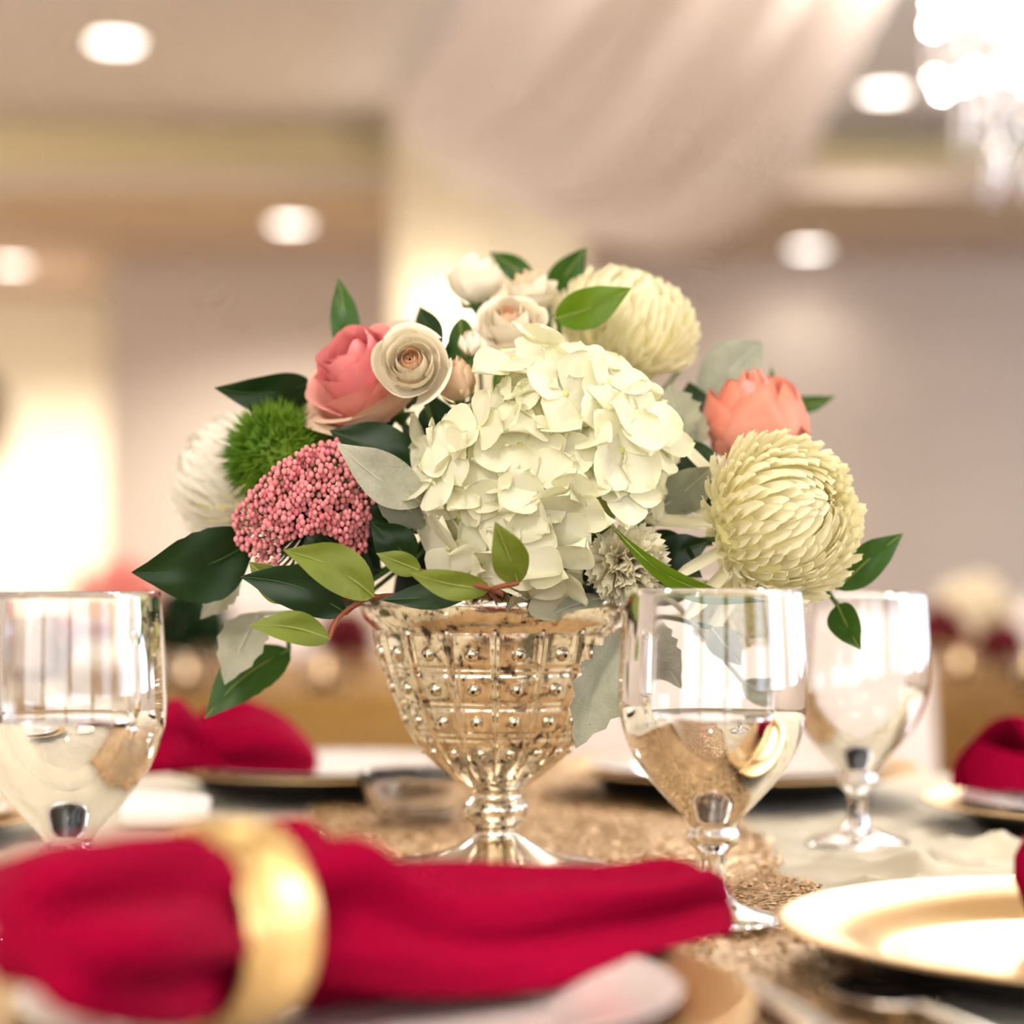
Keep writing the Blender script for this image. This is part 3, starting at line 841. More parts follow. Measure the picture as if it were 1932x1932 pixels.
for zz, s in ((.1300, 1.15), (.1095, 1.1), (.0905, 1.0), (.0715, .8)):
    r, sl = rad_at(zz)
    for k in range(NS):
        a = 2 * math.pi * (k + .5) / NS
        nrm = Vector((math.cos(a), math.sin(a), -sl))
        obj('stud', stud_me, body, frame((r * math.cos(a), r * math.sin(a), zz), nrm) @ Matrix.Scale(s, 4))

# ------------------------------------------------------------------ flowers
FC = Vector((VX, VY, TZ + .165))       # centre of the arrangement at the lip
v, f = ball(.062, 24, 14, (1, 1, .75))
tag(wobj('floral_foam', [Vector(p) + FC + Vector((0, 0, .005)) for p in v], f, M['foam'], origin=FC), 'dark green floral foam dome packed in the silver vase', 'floral foam')

def stem_to_foam(t, p, r=.0022, m='stem'):
    """Stem part in the frame of thing t, from world point p down into the foam."""
    inv = t.matrix_basis.inverted()
    a = FC + (p - FC) * .18; a.z = min(a.z, FC.z + .01)
    mid = (a + p) / 2 + Vector((0, 0, .006))
    v, f = tube([inv @ q for q in curve_pts([p, mid, a], 4)], r, 7)
    return obj('stem', mkmesh('stem', v, f, M[m]), t)

# --- hydrangea
def hyd_petal(k):
    rs = random.Random(k)
    nu, nv = 10, 9; vs = []
    c1, c2, c3 = rs.uniform(.2, 1.4), rs.uniform(-.3, 1.), rs.uniform(0, 6)
    for i in range(nu):
        u = .5 - .5 * math.cos(math.pi * i / (nu - 1))
        w_ = .0112 * max(.03, math.sin(math.pi * min(1., u ** .82)) ** .58) * (.55 + .45 * min(1., u * 2.2))
        for j in range(nv):
            s = -1 + 2 * j / (nv - 1)
            y = .0012 + .0205 * u - .0012 * s * s * u
            z = .0030 * s * s * c1 * u - .0042 * u * u * c2 + .0010 * math.sin(s * 4 + c3 + u * 5) * u
            vs.append((w_ * s, y, z + .001))
    return mkmesh('petal', vs, grid_faces(nu, nv), M['hyd'])
HP = [hyd_petal(k) for k in range(7)]
v, f = ball(.0022, 8, 6); eye_me = mkmesh('floret', v, f, M['hydc'])
def hydrangea(c, radii, n, label, bumps=None, fs=1., gaps=()):
    t = thing('hydrangea', label, 'hydrangea', c)
    v, f = ball(1, 20, 12); vv = [(x * radii[0] * .74, y * radii[1] * .74, z * radii[2] * .74) for x, y, z in v]
    obj('flower_core', mkmesh('flower_core', vv, f, M['green_core']), t)
    rs = random.Random(4); view = Vector((0, -1, .25)).normalized()
    pts = []; i = 0; N = int(n * 1.75)
    for i in range(N):
        z = 1 - 2 * (i + .5) / N; a = i * 2.39996
        r = math.sqrt(1 - z * z); d = Vector((r * math.cos(a), r * math.sin(a), z))
        pts.append(d)
    pts.sort(key=lambda d: -d.dot(view)); pts = pts[:n]
    for d in pts:
        k = 1 + rs.uniform(-.15, .08)
        if bumps:
            for bd, amp, wd in bumps: k += amp * math.exp(-((1 - d.dot(bd)) / wd))
        p = Vector((d.x * radii[0], d.y * radii[1], d.z * radii[2])) * k
        if any((Vector(c) + p - g).length < gr for g, gr in gaps): continue      # room for a neighbouring flower
        nrm = Vector((d.x / radii[0], d.y / radii[1], d.z / radii[2])).normalized()
        nrm = (nrm + Vector((rs.uniform(-.45, .45), rs.uniform(-.45, .45), rs.uniform(-.35, .5)))).normalized()
        m = frame(p, nrm, (1, 0, 0), rs.uniform(0, 6.28)) @ Matrix.Scale(rs.uniform(.95, 1.35) * fs, 4)
        fl = obj('floret', eye_me, t, m)
        for q in range(4):
            obj('petal', HP[rs.randrange(7)], fl, Matrix.Rotation(q * math.pi / 2 + rs.uniform(-.12, .12), 4, 'Z') @ Matrix.Rotation(rs.uniform(-.25, .6), 4, 'X') @ Matrix.Rotation(rs.uniform(-.35, .35), 4, 'Y'))
    stem_to_foam(t, Vector(c) - Vector((0, 0, radii[2] * .4)), .004)
    return t
hc = P(1022, 900, 1.215)
CARN = P(1172, 1058, 1.192)
hydrangea(hc, (.065, .058, .064), 74, 'large white hydrangea head at the middle of the bouquet', bumps=[(Vector((.12, -.2, .97)).normalized(), .10, .16), (Vector((.15, -.5, -.85)).normalized(), .10, .1), (Vector((-.85, -.5, -.2)).normalized(), .07, .1), (Vector((.85, -.3, .45)).normalized(), .05, .12)], gaps=[(CARN, .037), (P(868, 722, 1.205), .034)])

# --- carnation-like ruffled flower below the hydrangea
def ruffle_petal(k):
    rs = random.Random(100 + k); nu, nv = 7, 19; vs = []
    for i in range(nu):
        u = i / (nu - 1)
        for j in range(nv):
            s = -1 + 2 * j / (nv - 1)
            w_ = .0135 * (.18 + .82 * u)
            zig = (.0016 if j % 2 else -.0012) if i == nu - 1 else 0
            vs.append((w_ * s, .026 * u * (1 - .14 * s * s) + zig, .0022 * u * math.sin(s * 7 + k * 1.7) + .004 * u * u))
    return mkmesh('petal', vs, grid_faces(nu, nv), M['carn'])
RP = [ruffle_petal(k) for k in range(4)]
def carnation(c, axis, n, size, label):
    t = thing('carnation', label, 'carnation', matrix=frame(c, axis))
    rs = random.Random(8)
    for k in range(n):
        q = k / n; a = k * 2.39996
        tilt = math.radians(12 + 88 * q)
        m = Matrix.Rotation(a, 4, 'Z') @ Matrix.Rotation(math.pi / 2 - tilt, 4, 'X') @ Matrix.Scale(size * rs.uniform(.9, 1.1), 4)
        obj('petal', RP[k % 4], t, m)
    v, f = ball(.006, 10, 8, (1, 1, 1.6)); obj('calyx', mkmesh('calyx', [(x, y, z - .008) for x, y, z in v], f, M['stem']), t)
    stem_to_foam(t, Vector(c) - Vector(axis).normalized() * .012)
carnation(CARN, (.45, -.8, -.30), 38, .92, 'ruffled white carnation tucked below the hydrangea by the goblet')

# --- chrysanthemums
def mum_petal_mesh(m, curl=.5, ln=.02, wd=.0046):
    nu, nv = 7, 5; vs = []
    for i in range(nu):
        u = i / (nu - 1)
        for j in range(nv):
            s = -1 + 2 * j / (nv - 1)
            w_ = wd * (.55 + .45 * math.sin(math.pi * min(1., .15 + .68 * u))) * (.62 if i == nu - 1 else 1)
            vs.append((w_ * s, ln * (u - .12 * curl * u * u), .0022 * s * s - curl * ln * .55 * u * u * 1.0))
    return mkmesh('petal', vs, grid_faces(nu, nv), m)
def mum(c, axis, R, n, label, m='mum', squash=(1, 1, 1), maxpol=118, loose=0, seed=1, centre=True):
    axis = Vector(axis).normalized()
    t = thing('chrysanthemum', label, 'chrysanthemum', matrix=frame(c, axis))
    v, f = ball(R * .78, 18, 12); obj('flower_core', mkmesh('flower_core', [(x * squash[0], y * squash[1], z * squash[2]) for x, y, z in v], f, M['mumy']), t)
    rs = random.Random(seed)
    me = mum_petal_mesh(M[m], .55, R * .44, R * .068)
    zmin = math.cos(math.radians(maxpol))
    for i in range(n):
        z = 1 - (1 - zmin) * (i + .5) / n; a = i * 2.39996 + rs.uniform(-.05, .05)
        r = math.sqrt(max(0, 1 - z * z)); d = Vector((r * math.cos(a), r * math.sin(a), z))
        up = Vector((0, 0, 1)) - d * d.z
        up = up.normalized() if up.length > 1e-3 else Vector((1, 0, 0))
        pol = math.acos(max(-1, min(1, z)))
        lift = .72 + rs.uniform(-.1, .14) + (.25 if pol < .4 else 0)
        dr = (d * lift + up * (.85 - .25 * (pol / 2))).normalized()
        p = Vector((d.x * squash[0], d.y * squash[1], d.z * squash[2])) * R * (.70 + rs.uniform(-.02, .04))
        zn = (d - dr * d.dot(dr)).normalized()
        x = dr.cross(zn)
        M4 = Matrix((x, dr, zn)).transposed().to_4x4(); M4.translation = p
        obj('petal', me, t, M4 @ Matrix.Scale(rs.uniform(.88, 1.14) * (.72 if pol < .45 else 1), 4))
    if loose:
        lm = mum_petal_mesh(M[m], -.1, R * .85, R * .085)
        for i in range(loose):
            a = 2 * math.pi * i / loose + rs.uniform(-.15, .15)
            d = Vector((math.cos(a), math.sin(a), rs.uniform(-.75, -.3))).normalized()
            zn = Vector((0, 0, 1)); zn = (zn - d * zn.dot(d)).normalized()
            M4 = Matrix((d.cross(zn), d, zn)).transposed().to_4x4(); M4.translation = d * R * .55 - Vector((0, 0, R * .2))
            obj('petal', lm, t, M4 @ Matrix.Scale(rs.uniform(.8, 1.1), 4))
    v, f = lathe([(.001, -R * .75), (.004, -R * .75), (.010, -R * .60), (.006, -R * .5)], 12)
    obj('calyx', mkmesh('calyx', v, f, M['stem']), t)
    stem_to_foam(t, Vector(c) - axis * R * .7, .003)
mum(P(1464, 985, 1.215), (.52, -.75, .22), .0495, 300, 'large cream chrysanthemum hanging over the goblet under the coral rose', squash=(1.0, 1.05, .86), loose=14, seed=2)
mum(P(1178, 630, 1.335), (.30, -.35, .88), .045, 240, 'cream chrysanthemum rising at the top of the bouquet behind the hydrangea', squash=(1.05, 1.0, .82), seed=3)
mum(P(456, 905, 1.348), (-.75, -.25, .55), .046, 240, 'white chrysanthemum at the side of the green dianthus', 'mumw', squash=(1, 1, .8), seed=4)
mum(P(1385, 1150, 1.272), (.2, -.6, -.7), .026, 90, 'small cream chrysanthemum drooping low behind the goblet rim', squash=(1, 1, .8), maxpol=130, seed=5, loose=10)

# --- green dianthus ball
def dianthus(c, axis, R, label):
    t = thing('green_dianthus', label, 'dianthus', matrix=frame(c, axis))
    v, f = ball(R * .72, 18, 12); obj('flower_core', mkmesh('flower_core', v, f, M['dianthus']), t)
    rs = random.Random(6); vs, fs = [], []
    for i in range(1500):
        z = rs.uniform(-.7, 1); a = rs.uniform(0, 6.283); r = math.sqrt(1 - z * z)
        d = Vector((r * math.cos(a), r * math.sin(a), z))
        b = d * R * .62
        tip = d * R * rs.uniform(.92, 1.08) + Vector((rs.gauss(0, 1), rs.gauss(0, 1), rs.gauss(0, 1))) * R * .05
        x = d.orthogonal().normalized(); x.rotate(Quaternion(d, rs.uniform(0, 3.14))); y = d.cross(x)
        i0 = len(vs); wv = R * .022
        mid = b.lerp(tip, .6)
        vs += [b + x * wv, b - x * wv * .5 + y * wv, b - x * wv * .5 - y * wv, mid + x * wv * .8, mid - x * wv * .4 + y * wv * .8, mid - x * wv * .4 - y * wv * .8, tip]
        for q in range(3):
            w_ = (q + 1) % 3
            fs.append((i0 + q, i0 + w_, i0 + 3 + w_, i0 + 3 + q)); fs.append((i0 + 3 + q, i0 + 3 + w_, i0 + 6))
    o = obj('bristles', mkmesh('bristles', vs, fs, M['dianthus']), t); tag(o, kind='stuff')
    stem_to_foam(t, Vector(c) - Vector(axis).normalized() * R * .6, .003)
dianthus(P(528, 862, 1.27), (-.3, -.5, .8), .0345, 'fuzzy bright green dianthus ball between the white chrysanthemum and pink blossom')

# --- rice flower cluster
def rice_flower(label):
    poly = [(640, 828), (575, 845), (520, 880), (468, 930), (440, 975), (445, 1020), (470, 1048), (492, 1062), (500, 1092), (520, 1103), (545, 1090), (525, 1060), (528, 1025), (560, 1012),
            (600, 1005), (630, 1012), (660, 1052), (690, 1045), (692, 1015), (702, 985), (712, 940), (690, 905), (655, 885), (640, 850)]
    def inside(x, y):
        r = False; n = len(poly)
        for i in range(n):
            x0, y0 = poly[i]; x1, y1 = poly[(i + 1) % n]
            if (y0 > y) != (y1 > y) and x < (x1 - x0) * (y - y0) / (y1 - y0) + x0: r = not r
        return r
    c = P(575, 955, 1.19)
    t = thing('rice_flower', label, 'flower cluster', c)
    rs = random.Random(12); spots = []
    tries = 0
    while len(spots) < 460 and tries < 40000:
        tries += 1
        x, y = rs.uniform(435, 715), rs.uniform(825, 1105)
        if not inside(x, y): continue
        if any((x - a) ** 2 + (y - b) ** 2 < 8.0 ** 2 for a, b, _ in spots): continue
        q = ((x - 575) / 140) ** 2 + ((y - 950) / 140) ** 2
        d = 1.175 + .032 * q + rs.uniform(-.004, .006) + .006 * math.sin(x * .09) * math.sin(y * .08)
        spots.append((x, y, d))
    v, f = ball(.0017, 7, 5, (1, 1, 1.15)); bud = mkmesh('bud', v, f, M['rice'])
    sv, sf = [], []
    root = P(590, 985, 1.235) - c
    gv_, gf_ = [], []
    for i, (x, y, d) in enumerate(spots):
        p = P(x, y, d) - c
        s = rs.uniform(.78, 1.18)
        if i < 300: obj('bud', bud, t, Matrix.Translation(p) @ Matrix.Scale(s, 4))
        else:
            i0 = len(sv)
            sv += [p + Vector(q) * s for q in v]; sf += [tuple(k + i0 for k in g_) for g_ in f]
        if i % 2 == 0:
            tv, tf = tube([p, p.lerp(root, .3) + Vector((0, .004, -.002)), root], .0005, 4)
            i0 = len(gv_); gv_ += tv; gf_ += [tuple(k + i0 for k in g_) for g_ in tf]
    tag(obj('small_buds', mkmesh('small_buds', sv, sf, M['rice']), t), kind='stuff')
    tag(obj('branchlets', mkmesh('branchlets', gv_, gf_, M['ricestem']), t), kind='stuff')
    stem_to_foam(t, c + root, .002)
rice_flower('cluster of tiny pink rice flower buds beside the silver leaf')

# --- roses
def rose_petal(R, H, span, lip, drop, m, seed, close=0., nu=9, nv=13):
    """One petal wrapped round the axis: closes in at the top (close) or rolls its edge outwards (lip)."""
    rs = random.Random(seed); vs = []
    p1, p2 = rs.uniform(0, 6), rs.uniform(0, 6)
    for i in range(nu):
        u = i / (nu - 1)
        for j in range(nv):
            s = -1 + 2 * j / (nv - 1)
            a = s * span * (.5 + .5 * u ** .5)
            e = max(0., (u - .45) / .55)
            f_ = max(0., (u - .70) / .30)
            r = R * (.20 + .80 * math.sin(min(1., u * 1.35) * math.pi / 2) ** .8)
            r *= 1 - close * e ** 1.5
            r += lip * f_ ** 1.6 * (1 - .3 * abs(s)) + R * .05 * s
            r += .035 * R * math.sin(3 * s + p1) * u
            z = H * u - drop * H * abs(s) ** 2.4 * u - lip * .85 * f_ ** 3 + .025 * H * math.sin(5 * s + p2) * u
            vs.append((r * math.sin(a), r * math.cos(a), z))
    return mkmesh('petal', vs, grid_faces(nu, nv), m)
def rose(c, axis, R, H, n, mats, label, open_=1., group=None, seed=1, spin=0., name='rose', dark=None):
    """mats: materials from the heart outwards. c = base of the flower."""
    axis = Vector(axis).normalized()
    t = thing(name, label, 'rose', group=group, matrix=frame(c, axis, (1, 0, 0), spin))
    rs = random.Random(seed)
    v, f = lathe(smooth_profile([(.001, 0), (R * .5, H * .15), (R * .45, H * .45), (R * .16, H * .72), (.0008, H * .80)], 4), 16)
    obj('heart', mkmesh('heart', v, f, M[mats[0]]), t)
    for k in range(n):
        q = k / (n - 1)
        if open_ >= .5:
            Rk = R * (.14 + .86 * q ** .9); Hk = H * (.86 + .14 * math.sin(math.pi * min(1, q * 1.6)) - .16 * max(0, q - .55) / .45)
            close = max(0., .50 * (1 - q * 1.4)); lip = R * .20 * open_ * max(0., (q - .3) / .7) * rs.uniform(.5, 1.3)
            span = 1.9 - .95 * min(1, q * 1.3); drop = .12 + .20 * q; Rk *= rs.uniform(.94, 1.06)
        else:
            Rk = R * (.25 + .75 * q ** .7); Hk = H * (1 - .10 * q)
            close = .80 - .40 * q ** 2; lip = R * .16 * q * rs.uniform(.4, 1.2); span = 1.15; drop = .34 + .16 * q
        me = rose_petal(Rk, Hk * rs.uniform(.97, 1.03), span, lip, drop, M[mats[min(len(mats) - 1, int(q * len(mats)))]], seed * 50 + k, close)
        obj('petal', me, t, Matrix.Rotation(k * 2.39996, 4, 'Z') @ Matrix.Rotation(-.10 * q * open_, 4, 'X'))
    sep = []
    for i in range(6):
        u = i / 5
        for j in range(3):
            s_ = j - 1
            sep.append((s_ * R * .17 * math.sin(math.pi * min(1, .25 + .75 * u)), R * (.18 + .85 * u) * (1 - .15 * u), -R * .02 + R * .35 * u * u - .02 * R * s_ * s_ - R * .12))
    sm = mkmesh('sepal', sep, grid_faces(6, 3), M['stem'])
    for k in range(5): obj('sepal', sm, t, Matrix.Rotation(k * 1.2566, 4, 'Z'))
    v, f = lathe([(.001, -R * .32), (R * .10, -R * .3), (R * .2, -R * .1), (R * .28, R * .06), (.001, R * .1)], 14)
    obj('calyx', mkmesh('calyx', v, f, M['stem']), t)
    stem_to_foam(t, Vector(c) - axis * R * .28, R * .07)
    return t
GP = ['rosepink', 'rosepink', 'rosemid', 'rosemid', 'roseouter']
rose(P(738, 768, 1.272), (-.52, -.58, .62), .0355, .054, 28, ['rosepink', 'rosepink', 'rosepink', 'rosemid', 'roseouter'], 'large pink garden rose with cream outer petals beside the small cream rose', 1.0, seed=3)
rose(P(782, 702, 1.216), (-.06, -.97, .20), .0200, .030, 22, ['rosepeach', 'rosecream', 'rosecream', 'rosecream'], 'small open cream rose with a peach heart leaning on the pink garden rose', .8, seed=5)
rose(P(897, 574, 1.33), (-.10, -.10, .98), .0185, .031, 14, ['rosecream', 'rosecream'], 'closed cream spray rose on the highest stem of the bouquet', .55, seed=6)
rose(P(970, 648, 1.285), (-.12, -.72, .62), .0215, .030, 18, ['rosepeach', 'rosecream', 'rosecream', 'rosecream'], 'cream spray rose above the hydrangea with a flushed heart', .75, seed=7)
rose(P(1000, 588, 1.328), (.02, -.30, .95), .0165, .026, 14, ['rosepeach', 'rosecream'], 'cream spray rose half hidden behind the flushed one', .7, seed=8)
rose(P(866, 756, 1.222), (.0, -.30, .94), .0125, .026, 10, ['rosepeach', 'rosepeach'], 'small peach rosebud beside the hydrangea', .2, seed=9)
rose(P(886, 672, 1.250), (-.05, -.3, .95), .0075, .016, 8, ['rosepeach', 'rosecream'], 'tiny peach rosebud just above the small one beside the hydrangea', .2, seed=10)
rose(P(1430, 878, 1.306), (-.08, -.26, .97), .0350, .060, 20, ['rosecoral', 'rosecoral', 'rosemid', 'rosecoral', 'rosecoral', 'rosecoral'], 'coral rosebud rising behind the large cream chrysanthemum', .22, seed=11)

# --- leaves
def leaf_mesh(base, tip, width, roll=0., bend=0., fold=.18, m='mid', serr=0., lobes=9, shape=.42, curl=0., rib='rib', nu=17, nv=9, twist=0.):
    """World-space leaf from base to tip; width in metres; roll turns it about its length, bend bows it off the chord toward the viewer (fraction of length)."""
    base, tip = Vector(base), Vector(tip); ax = tip - base; L = ax.length; ax.normalize()
    view = ((base + tip) / 2 - Vector((0, 0, EYE))).normalized() * -1
    n = (view - ax * view.dot(ax)).normalized()
    n.rotate(Quaternion(ax, roll)); sd = ax.cross(n)
    vs = []; rv = []
    pk = shape
    for i in range(nu):
        u = i / (nu - 1)
        ex = math.log(.5) / math.log(pk)
        wv = math.sin(math.pi * u ** ex) ** .85 if 0 < u < 1 else 0
        wv *= (1 - .25 * max(0, (u - .7) / .3))
        wv = max(wv, .012)
        cent = base + ax * (L * u) + n * (bend * L * math.sin(math.pi * u)) + sd * (curl * L * math.sin(math.pi * u))
        tw = Quaternion(ax, twist * (u - .5)); nn = n.copy(); nn.rotate(tw); ss = sd.copy(); ss.rotate(tw)
        for j in range(nv):
            s = -1 + 2 * j / (nv - 1)
            k = 1.
            if serr and abs(s) > .55: k = 1 + serr * (abs(math.sin(u * math.pi * lobes)) - .5) * (abs(s) - .55) / .45
            off = ss * (s * wv * width / 2 * k) + nn * (fold * width * abs(s) * wv - .06 * width * wv * s * s + .045 * width * math.sin(8 * u + 3.5 * s + L * 300) * wv)
            vs.append(cent + off)
        rv.append((cent + nn * (.0005 + .004 * width), ss, nn))
    fs = grid_faces(nu, nv)
    rverts = []; 
    for i, (c, ss, nn) in enumerate(rv):
        r = .00048 * (1 - .75 * i / (nu - 1)) + .0001
        for q in range(5):
            an = 2 * math.pi * q / 5
            rverts.append(c - nn * .0004 + ss * math.cos(an) * r * 1.2 + nn * math.sin(an) * r)
    return vs, fs, rverts, grid_faces(nu, 5, True)

def sprig(name, label, cat, root, leaves, m_stem='stem', group=None, r=.0015, joints=None):
    """root: world point where the sprig enters the bouquet; leaves: list of dicts (base, tip in pixel+depth, w in pixels ...)."""
    t = thing(name, label, cat, root, group)
    for lf in leaves:
        b, tp = P(*lf['b']), P(*lf['t'])
        wm = lf['w'] / F * (lf['b'][2] + lf['t'][2]) / 2
        v, f, rv, rf = leaf_mesh(b, tp, wm, lf.get('roll', 0.), lf.get('bend', .05), lf.get('fold', .16), lf.get('m', 'mid'), lf.get('serr', 0.), lf.get('lobes', 9),
                                 lf.get('shape', .42), lf.get('curl', 0.), twist=lf.get('twist', 0.), nu=lf.get('nu', 17))
        o = wobj('leaf', v, f, M[lf.get('m', 'mid')], t)
        if lf.get('rib', True):
            o2 = obj('midrib', mkmesh('midrib', [Vector(p) - t.location for p in rv], rf, M[{'mid': 'rib', 'olive': 'rib', 'bright': 'rib', 'dark': 'ribdark'}.get(lf.get('m', 'mid'), 'ribsilver')]), o)
        path = [b + (tp - b) * .02]
        for j in lf.get('via', ()): path.append(P(*j))
        path.append(Vector(root))
        if len(path) == 2: path.insert(1, (path[0] + path[1]) / 2 + Vector((0, .002, -.003)))
        v, f = tube(curve_pts(path, 5), r, 6)
        wobj('stem', v, f, M[m_stem], t)
    return t
G1 = 'pointed green leaf sprays'; G2 = 'silver leaf sprays'
def toward(px, py, d): return P(px, py, d).lerp(FC, .45)
L_ = lambda b, t, w, **k: dict(b=b, t=t, w=w, **k)

sprig('leaf_sprig', 'upright green leaf pair standing behind the pink garden rose', 'leaf spray', toward(700, 720, 1.29), [
    L_((652, 690, 1.295), (638, 522, 1.30), 64, m='mid', roll=.5), L_((830, 668, 1.29), (792, 578, 1.30), 62, m='dark', roll=-.4)], group=G1)
sprig('leaf_sprig', 'dark glossy leaf reaching out sideways from the pink garden rose', 'leaf spray', toward(650, 830, 1.30), [
    L_((586, 722, 1.288), (404, 732, 1.262), 78, m='dark', bend=.08, curl=-.06, roll=-.3, via=[(605, 790, 1.305)]), L_((600, 735, 1.298), (495, 768, 1.288), 60, m='dark', curl=.05, via=[(612, 795, 1.306)]), L_((612, 800, 1.305), (560, 720, 1.302), 60, m='dark')], group=G1)
sprig('leaf_sprig', 'green leaves around the cream spray roses, one broad and lit from behind', 'leaf spray', toward(1040, 700, 1.335), [
    L_((1012, 545, 1.372), (922, 476, 1.378), 46, m='mid', curl=.05, via=[(1030, 640, 1.372)]), L_((1032, 556, 1.368), (1106, 466, 1.362), 60, m='mid', roll=.3, via=[(1036, 640, 1.368)]), L_((1046, 602, 1.278), (1192, 543, 1.262), 78, m='bright', roll=-.2, curl=.05, via=[(1052, 650, 1.285)])], group=G1)
sprig('leaf_sprig', 'narrow shaded leaves hanging below the cream spray roses', 'leaf spray', toward(900, 760, 1.28), [
    L_((868, 600, 1.310), (890, 742, 1.285), 62, m='mid', roll=.4), L_((955, 690, 1.285), (930, 745, 1.27), 30, m='bright'), L_((800, 770, 1.24), (826, 850, 1.225), 40, m='dark'), L_((850, 640, 1.31), (858, 730, 1.30), 34, m='dark')], group=G1)
sprig('leaf_sprig', 'small dark leaf peeping from behind the top cream chrysanthemum', 'leaf spray', toward(1270, 690, 1.37), [
    L_((1304, 670, 1.39), (1278, 586, 1.40), 30, m='dark')], group=G1)
sprig('leaf_sprig', 'small bright leaf pointing outward behind the coral rosebud', 'leaf spray', toward(1440, 800, 1.39), [
    L_((1470, 758, 1.375), (1577, 747, 1.37), 34, m='mid', bend=.0, curl=.10), L_((1458, 745, 1.375), (1455, 690, 1.375), 12, m='mid')], group=G1)
sprig('leaf_sprig', 'green leaf pair at the outer edge of the large cream chrysanthemum', 'leaf spray', toward(1390, 1010, 1.31), [
    L_((1578, 1112, 1.25), (1704, 1006, 1.245), 72, m='mid', roll=.3, curl=-.04, via=[(1540, 1085, 1.27), (1480, 1040, 1.29)]), L_((1580, 1140, 1.245), (1624, 1226, 1.235), 66, m='mid', roll=.4, shape=.35, via=[(1568, 1125, 1.255), (1540, 1085, 1.27), (1480, 1040, 1.29)])], group=G1)
sprig('leaf_sprig', 'long arching green leaf crossing in front of the large cream chrysanthemum', 'leaf spray', toward(1120, 990, 1.20), [
    L_((1148, 985, 1.172), (1442, 1132, 1.128), 52, m='bright', curl=.10, roll=.75, shape=.58, bend=.06, twist=.6)], group=G1)
sprig('leaf_sprig', 'broad dark leaf spreading under the white chrysanthemum', 'leaf spray', toward(500, 1020, 1.24), [
    L_((478, 1020, 1.225), (248, 1080, 1.195), 140, m='dark', roll=-.25, serr=.05, lobes=7, curl=-.08, bend=.06), L_((548, 1225, 1.275), (386, 1356, 1.255), 92, m='mid', roll=.2, serr=.06, via=[(560, 1150, 1.28)], curl=.06)], group=G1)
sprig('leaf_sprig', 'olive leaves on a red twig hanging over the vase lip', 'leaf spray', toward(720, 1110, 1.20), [
    L_((706, 1126, 1.150), (534, 1038, 1.135), 92, m='olive', roll=.25, curl=.06, fold=.25),
    L_((655, 1158, 1.150), (453, 1088, 1.150), 88, m='dark', roll=-.3, curl=.10, via=[(700, 1128, 1.152)]),
    L_((624, 1206, 1.140), (468, 1180, 1.125), 64, m='olive', roll=.2, curl=.05, via=[(640, 1165, 1.147), (700, 1128, 1.152)]),
    L_((560, 1130, 1.17), (470, 1060, 1.175), 70, m='olive', roll=-.5, via=[(700, 1128, 1.152)])], m_stem='twig', group=G1)
sprig('leaf_sprig', 'olive leaf trio in front of the hydrangea above the vase lip', 'leaf spray', toward(960, 1115, 1.19), [
    L_((926, 1112, 1.130), (768, 1078, 1.122), 58, m='olive', roll=-.2, curl=-.03), L_((978, 1102, 1.128), (934, 984, 1.108), 72, m='olive', roll=.15, via=[(930, 1112, 1.13)]),
    L_((795, 1078, 1.150), (710, 1044, 1.145), 46, m='olive', via=[(926, 1112, 1.13)]), L_((905, 1105, 1.16), (718, 1132, 1.15), 60, m='dark', curl=-.06, roll=.4)], m_stem='twig', group=G1)
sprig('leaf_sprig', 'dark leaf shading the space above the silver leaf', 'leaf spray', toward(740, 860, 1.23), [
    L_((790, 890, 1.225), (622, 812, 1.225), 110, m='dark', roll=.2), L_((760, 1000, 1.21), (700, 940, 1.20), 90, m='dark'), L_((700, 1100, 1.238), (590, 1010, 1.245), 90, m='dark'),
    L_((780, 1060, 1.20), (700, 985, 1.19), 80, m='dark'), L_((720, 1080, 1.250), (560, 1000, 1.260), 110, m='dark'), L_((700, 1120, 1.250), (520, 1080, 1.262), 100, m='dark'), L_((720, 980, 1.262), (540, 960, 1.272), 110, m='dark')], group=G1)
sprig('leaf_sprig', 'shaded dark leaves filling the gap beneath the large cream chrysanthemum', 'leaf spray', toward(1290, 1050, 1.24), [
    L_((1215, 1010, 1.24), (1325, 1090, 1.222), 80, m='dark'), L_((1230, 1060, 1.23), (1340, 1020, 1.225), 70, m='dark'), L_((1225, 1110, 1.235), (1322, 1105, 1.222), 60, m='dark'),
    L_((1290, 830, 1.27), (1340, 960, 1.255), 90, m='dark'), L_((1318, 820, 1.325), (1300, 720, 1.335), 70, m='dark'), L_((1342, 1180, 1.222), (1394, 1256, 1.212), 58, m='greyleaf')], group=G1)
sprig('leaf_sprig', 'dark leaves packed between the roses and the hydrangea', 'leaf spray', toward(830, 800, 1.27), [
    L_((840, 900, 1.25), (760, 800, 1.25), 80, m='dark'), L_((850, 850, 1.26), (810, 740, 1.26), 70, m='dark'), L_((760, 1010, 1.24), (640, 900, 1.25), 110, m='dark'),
    L_((650, 900, 1.318), (570, 800, 1.328), 110, m='dark')], group=G1)
